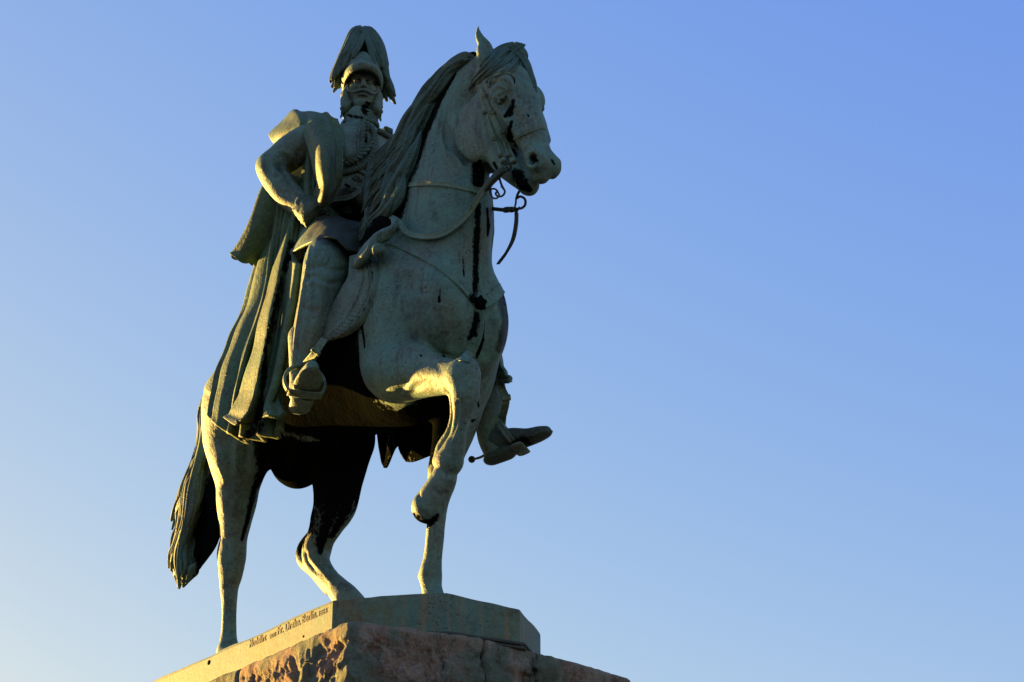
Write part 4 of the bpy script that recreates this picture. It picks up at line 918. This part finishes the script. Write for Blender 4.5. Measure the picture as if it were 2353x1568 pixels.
mb=MB(); strap([(818,388),(840,402),(866,414),(880,417)],.030,.012,.01,rb,30); strap([(762,460),(790,456),(812,450),(835,436),(852,420)],.036,.012,.01,rb,30); strap([(826,286),(822,330),(820,380)],.016,.010,.012,rb,30)
V,Fs=mb.arr(); link('sash',V,Fs,MRB,rider)
def medal(u,v,r,k,off=.012):
    mb=MB(); p,n=surf(u,v,0,rb); 
    if p is None: return
    e1=unit(np.cross(n,UZ)); e2=np.cross(e1,n); rr=px(p,r); V=[p+n*(off+.014)];
    m=2*k
    for j in range(m):
        a=2*np.pi*j/m; q=rr*(1 if j%2==0 else .55); V.append(p+n*off+e1*math.cos(a)*q+e2*math.sin(a)*q)
    for j in range(m):
        a=2*np.pi*j/m; q=rr*(1 if j%2==0 else .55); V.append(p-n*.01+e1*math.cos(a)*q+e2*math.sin(a)*q)
    Fs=[(0,1+j,1+(j+1)%m) for j in range(m)]+[(1+j,1+m+j,1+m+(j+1)%m,1+(j+1)%m) for j in range(m)]
    mb.add(V,Fs); tube(mb,[p+n*off,p+n*(off+.024)],[rr*.42,rr*.3],n=12); V,Fs=mb.arr(); link('medal',V,Fs,MH,rider)
medal(838,300,8,4,.03); medal(836,316,7,4,.03); medal(822,412,12,8); medal(812,436,9,8); medal(845,378,8,8)
for i,(u,v) in enumerate(((824,300),(820,325),(816,350),(812,375))):
    mb=MB(); p,n=surf(u,v,.0,rb); tube(mb,[p,p+n*.012,p+n*.016],[.012,.012,.004],n=10); V,Fs=mb.arr(); link('button',V,Fs,MRB,rider)
# sabre scabbard and the skirts hanging on the far side
mb=MB(); P=np.array([Q(u,v,y=y) for u,v,y in ((884,971,.10),(930,951,.16),(980,926,.22),(1030,898,.28))]); tube(mb,P,[.020,.022,.024,.026],n=12,flat=.6,sub=30); tube(mb,[P[0]-(P[1]-P[0])*.03,P[0]+(P[1]-P[0])*.10],[.028,.026],n=10)
V,Fs=mb.arr(); link('scabbard',V,Fs,MT,rider)
def slab(name,pts,y,th,mat,par):
    mb=MB(); n=len(pts); A=[Q(u,v,y=y) for u,v in pts]; B=[a+np.array([-.0,th,0]) for a in A]; mb.add(A+B,[tuple(range(n)),tuple(range(n,2*n))[::-1]]+[(j,j+n,(j+1)%n+n,(j+1)%n) for j in range(n)]); V,Fs=mb.arr(); return link(name,V,Fs,mat,par,smooth=False,dark=np.ones(len(V))*.7)
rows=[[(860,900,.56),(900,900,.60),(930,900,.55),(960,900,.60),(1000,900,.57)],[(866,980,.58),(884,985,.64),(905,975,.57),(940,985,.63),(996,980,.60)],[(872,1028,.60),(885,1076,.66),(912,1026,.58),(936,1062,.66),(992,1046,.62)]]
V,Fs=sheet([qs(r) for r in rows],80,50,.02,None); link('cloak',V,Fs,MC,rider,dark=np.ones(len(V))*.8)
log('rider done')

# ---------------------------------------------------------------- bronze base with its inscription
HBZ=.245
base=empty('bronze_base',(.2,.24,-HBZ)); tagit(base,'low green bronze base plate with a carved inscription under the horse','statue base')
ol=[(-3.2,-.52),(1.0,-.52),(1.49,.04),(1.575,.56),(1.20,1.02),(-3.2,1.02)]
pts=[]
for a,b in zip(ol,ol[1:]+ol[:1]):
    a=np.array(a);b=np.array(b);k=max(2,int(np.linalg.norm(b-a)/.035))
    for i in range(k): pts.append(a+(b-a)*i/k)
pts=np.array(pts); cen=np.array([0,.24]); n=len(pts); mb=MB()
cdir=(cen-pts)/np.linalg.norm(cen-pts,axis=1)[:,None]
topz=vnoise(np.c_[pts*3.1,np.zeros(n)],4)*.016+.026*np.exp(-(((pts[:,0]-1.4)/.5)**2+((pts[:,1]-.0)/.38)**2))
lay=[(0,-HBZ,0),(0,-HBZ*.5,0),(0,-.02,.3),(.004,-.004,1),(.014,0,1),(.1,.0,1.),(.3,0,1),(.6,0,1)]
V=[]
for ins,z,w in lay: V.append(np.c_[pts+cdir*ins*(1 if ins<.05 else np.linalg.norm(cen-pts,axis=1)[:,None]),z+topz*w])
V.append(np.array([[cen[0],cen[1],0.]])); V=np.concatenate(V); Fs=[(i*n+j,i*n+(j+1)%n,(i+1)*n+(j+1)%n,(i+1)*n+j) for i in range(len(lay)-1) for j in range(n)]+[((len(lay)-1)*n+j,(len(lay)-1)*n+(j+1)%n,len(lay)*n) for j in range(n)]
o=link('base_plate',V,Fs,MB_,base,smooth=False)
# dark flange over the stone
mb=MB(); fl=[(1.30,-.20),(1.50,.03),(1.592,.57),(1.22,1.03)]
P=np.array([(x+.012,y,-HBZ-.004) for x,y in fl]); 
for z,t in ((-HBZ-.0,.010),(-HBZ-.026,.008)):
    D=[];
    for a,b in zip(P[:-1],P[1:]): D+= [a+(b-a)*k for k in np.linspace(0,1,8)[:-1]]
    D.append(P[-1]); D=np.array(D); D[:,2]=z-.002; tube(mb,D,t*1.3,n=6,ref=UZ)
V,Fs=mb.arr(); link('lead_flange',V,Fs,MK,base,dark=np.ones(len(V)))
def text(body,u0,v0,u1,v1,hpx,par):
    cu=bpy.data.curves.new('t','FONT'); cu.body=body; cu.extrude=.01; cu.resolution_u=3; cu.offset=.012; ob=bpy.data.objects.new('t',cu); COL.objects.link(ob); bpy.context.view_layer.update()
    me=ob.to_mesh(); co=np.zeros(len(me.vertices)*3); me.vertices.foreach_get('co',co); co=co.reshape(-1,3).copy(); Fs=[tuple(p.vertices) for p in me.polygons]; ob.to_mesh_clear(); bpy.data.objects.remove(ob)
    a=Q(u0,v0,y=CORNY); b=Q(u1,v1,y=CORNY); w=b[0]-a[0]; mn,mx=co.min(0),co.max(0)
    hh=px(a,hpx)/.95/ .70
    X=a[0]+(co[:,0]-mn[0])/(mx[0]-mn[0])*w; Z=a[2]+(b[2]-a[2])*(co[:,0]-mn[0])/(mx[0]-mn[0])*1+co[:,1]*hh; Y=CORNY-.0012-(co[:,2]>0)*.0014
    return np.c_[X,Y,Z],Fs
mb=MB(); zb=None
for body,u0,v0,u1,v1,hp in (('Modellirt',573,1489,611,1472,17),('von',619,1469,633,1462,15),('Fr. Drake.',638,1459,690,1436,19),('Berlin.',694,1433,728,1418,19),('1864.',733,1416,753,1407,11)):
    V,Fs=text(body,u0,v0,u1,v1,hp,base); link('inscription',V,Fs,MK,base,smooth=False)
for u,v,r in ((480,1523,4.5),(697,1463,2.2)):
    mb=MB(); p=Q(u,v,y=CORNY); rr=px(p,r); tube(mb,[p+np.array([0,.01,0]),p-np.array([0,.002,0])],[rr*1.3,rr*1.3],n=16,ref=UZ); V,Fs=mb.arr(); link('drain_hole',V,Fs,MD,base,dark=np.ones(len(V)))

# ---------------------------------------------------------------- stone pedestal
ZT=-HBZ-.004; XF,YLf,YRt=1.60,-.77,1.50
ped=empty('stone_pedestal',(XF-1.5,(YLf+YRt)/2,-O[2])); tagit(ped,'rough hewn reddish stone pedestal carrying the bronze base of the statue','pedestal')
def block(x0,x1,y0,y1,z0,z1,h=.022,amp=.16,seed=0.,crown=False):
    c=Clay((x0-.2,y0-.2,z0-.1),(x1+.2,y1+.2,z1+.15),h)
    X,Y,Z=np.meshgrid(*c.ax,indexing='ij'); cx_,cy_=(x0+x1)/2,(y0+y1)/2
    zt=z1
    if crown:
        ef=1-np.clip((XF-X)/.24,0,1); el=1-np.clip((Y-YLf)/.22,0,1); pr=np.interp(Y[0,:,0],[-.8,-.45,.25,.7,1.5],[.95,.55,.0,.2,.75])[None,:,None]
        zt=z1-.10*np.maximum(ef*pr,el*.8)
    cz_=(z0+zt)/2
    qx,qy,qz=np.abs(X-cx_)-(x1-x0)/2,np.abs(Y-cy_)-(y1-y0)/2,np.abs(Z-cz_)-(zt-z0)/2; r=.035
    d=np.minimum(np.maximum(np.maximum(qx,qy),qz)+r,0)+np.sqrt(np.maximum(qx+r,0)**2+np.maximum(qy+r,0)**2+np.maximum(qz+r,0)**2)-r
    P=np.stack([X,Y,Z],-1)+seed; w=np.stack([vnoise(P*1.7+3,2),vnoise(P*1.7+9,2),vnoise(P*1.7+17,2)],-1)*.25
    big=vnoise((P+w)*2.0,3,.5); mid=vnoise((P+w)*5.5,4,.6); rid=1-np.abs(vnoise((P+w*1.5)*3.6+5,4,.55))*2.6
    dep=np.clip((zt-.02-Z)/.12,0.12,1)
    c.f=(d+((big+.15)*amp*.34+mid*amp*.56-(rid-.55)*amp*.26)*dep*.6+vnoise(P*15,4,.65)*.034*np.maximum(dep,.4)).astype(np.float32)
    return c.mesh()
yj=.27
x0=XF-1.35
for (a0,a1,b0,b1,z0,z1,h,s_,cr) in ((x0,XF,YLf,yj-.004,ZT-.85,ZT,.011,0.,True),(x0,XF-.01,yj+.004,YRt,ZT-.85,ZT,.014,31.,True),(x0-1.5,x0-.012,YLf,YRt-.02,ZT-.85,ZT,.016,57.,True),(x0-3,x0-1.52,YLf,YRt,ZT-.85,ZT,.035,77.,True)):
    V,Fq=block(a0,a1,b0,b1,z0,z1,h,.17,s_,cr); link('stone_block',V,Fq,MR,ped)
z=ZT-.86; k=0
while z>-O[2]+.05:
    zz=max(z-.86,-O[2]);
    for j,(xa,xb) in enumerate(((XF-1.0-.4*(k%2),XF+.05),(XF-3,XF-1.012-.4*(k%2)),(XF-4.4,XF-3.012))): V,Fq=block(xa,xb,YLf-.05,YRt+.08,zz,z,.045,.15,11.*k+3*j); link('stone_block',V,Fq,MR,ped)
    z=zz-.01; k+=1
log('rock')
mb=MB(); S=3000.; gr=link('ground',[(-S,-S,0),(S,-S,0),(S,S,0),(-S,S,0)],[(0,1,2,3)],MG,smooth=False,frame='W'); tagit(gr,kind='structure')

# ---------------------------------------------------------------- camera, light
cam=bpy.data.objects.new('camera',bpy.data.cameras.new('camera')); COL.objects.link(cam); SC.camera=cam
cam.location=C; cam.rotation_euler=(math.pi/2+TH,0,0); cam.data.sensor_width=36; cam.data.lens=36*F/2353; cam.data.clip_end=8000; cam.data.clip_start=.1
SAZ,SEL=R(SUN_AZ),R(SUN_EL)
w=bpy.data.worlds.new('World'); SC.world=w; w.use_nodes=True; t=w.node_tree; g=G(t); bg=t.nodes['Background']
sk=g.n('ShaderNodeTexSky',sky_type='NISHITA'); sk.sun_disc=False; sk.sun_elevation=R(SKY_EL); sk.sun_rotation=SAZ; sk.air_density=AIR; sk.dust_density=DUST; sk.ozone_density=OZ
sp=g.n('ShaderNodeSeparateColor'); g.l(sk.outputs[0],sp.inputs[0]); cb=g.n('ShaderNodeCombineColor'); kk=SKY*2**EXPO
chan=lambda i,p,q,m: g.math('MINIMUM',g.math('MULTIPLY',g.math('POWER',sp.outputs[i],p),q/kk),m/kk)
rr_=chan(0,1.018,.342,.72); gg_=chan(1,.773,.431,.75); bb_=g.math('MINIMUM',g.math('MULTIPLY',sp.outputs[2],1.16),.80/kk)
for i,o_ in enumerate((rr_,gg_,bb_)): g.l(o_,cb.inputs[i])
g.l(cb.outputs[0],bg.inputs[0]); bg.inputs[1].default_value=SKY
l=bpy.data.lights.new('sun','SUN'); l.energy=SUN; l.angle=R(.5); l.color=SUNC; lo=bpy.data.objects.new('sun',l); COL.objects.link(lo)
sd=Vector((math.sin(SAZ)*math.cos(SEL),math.cos(SAZ)*math.cos(SEL),math.sin(SEL))); lo.rotation_euler=sd.to_track_quat('Z','Y').to_euler(); lo.location=sd*50
SC.view_settings.view_transform='Standard'; SC.view_settings.look='None'; SC.view_settings.exposure=EXPO; SC.view_settings.gamma=1
log('done')
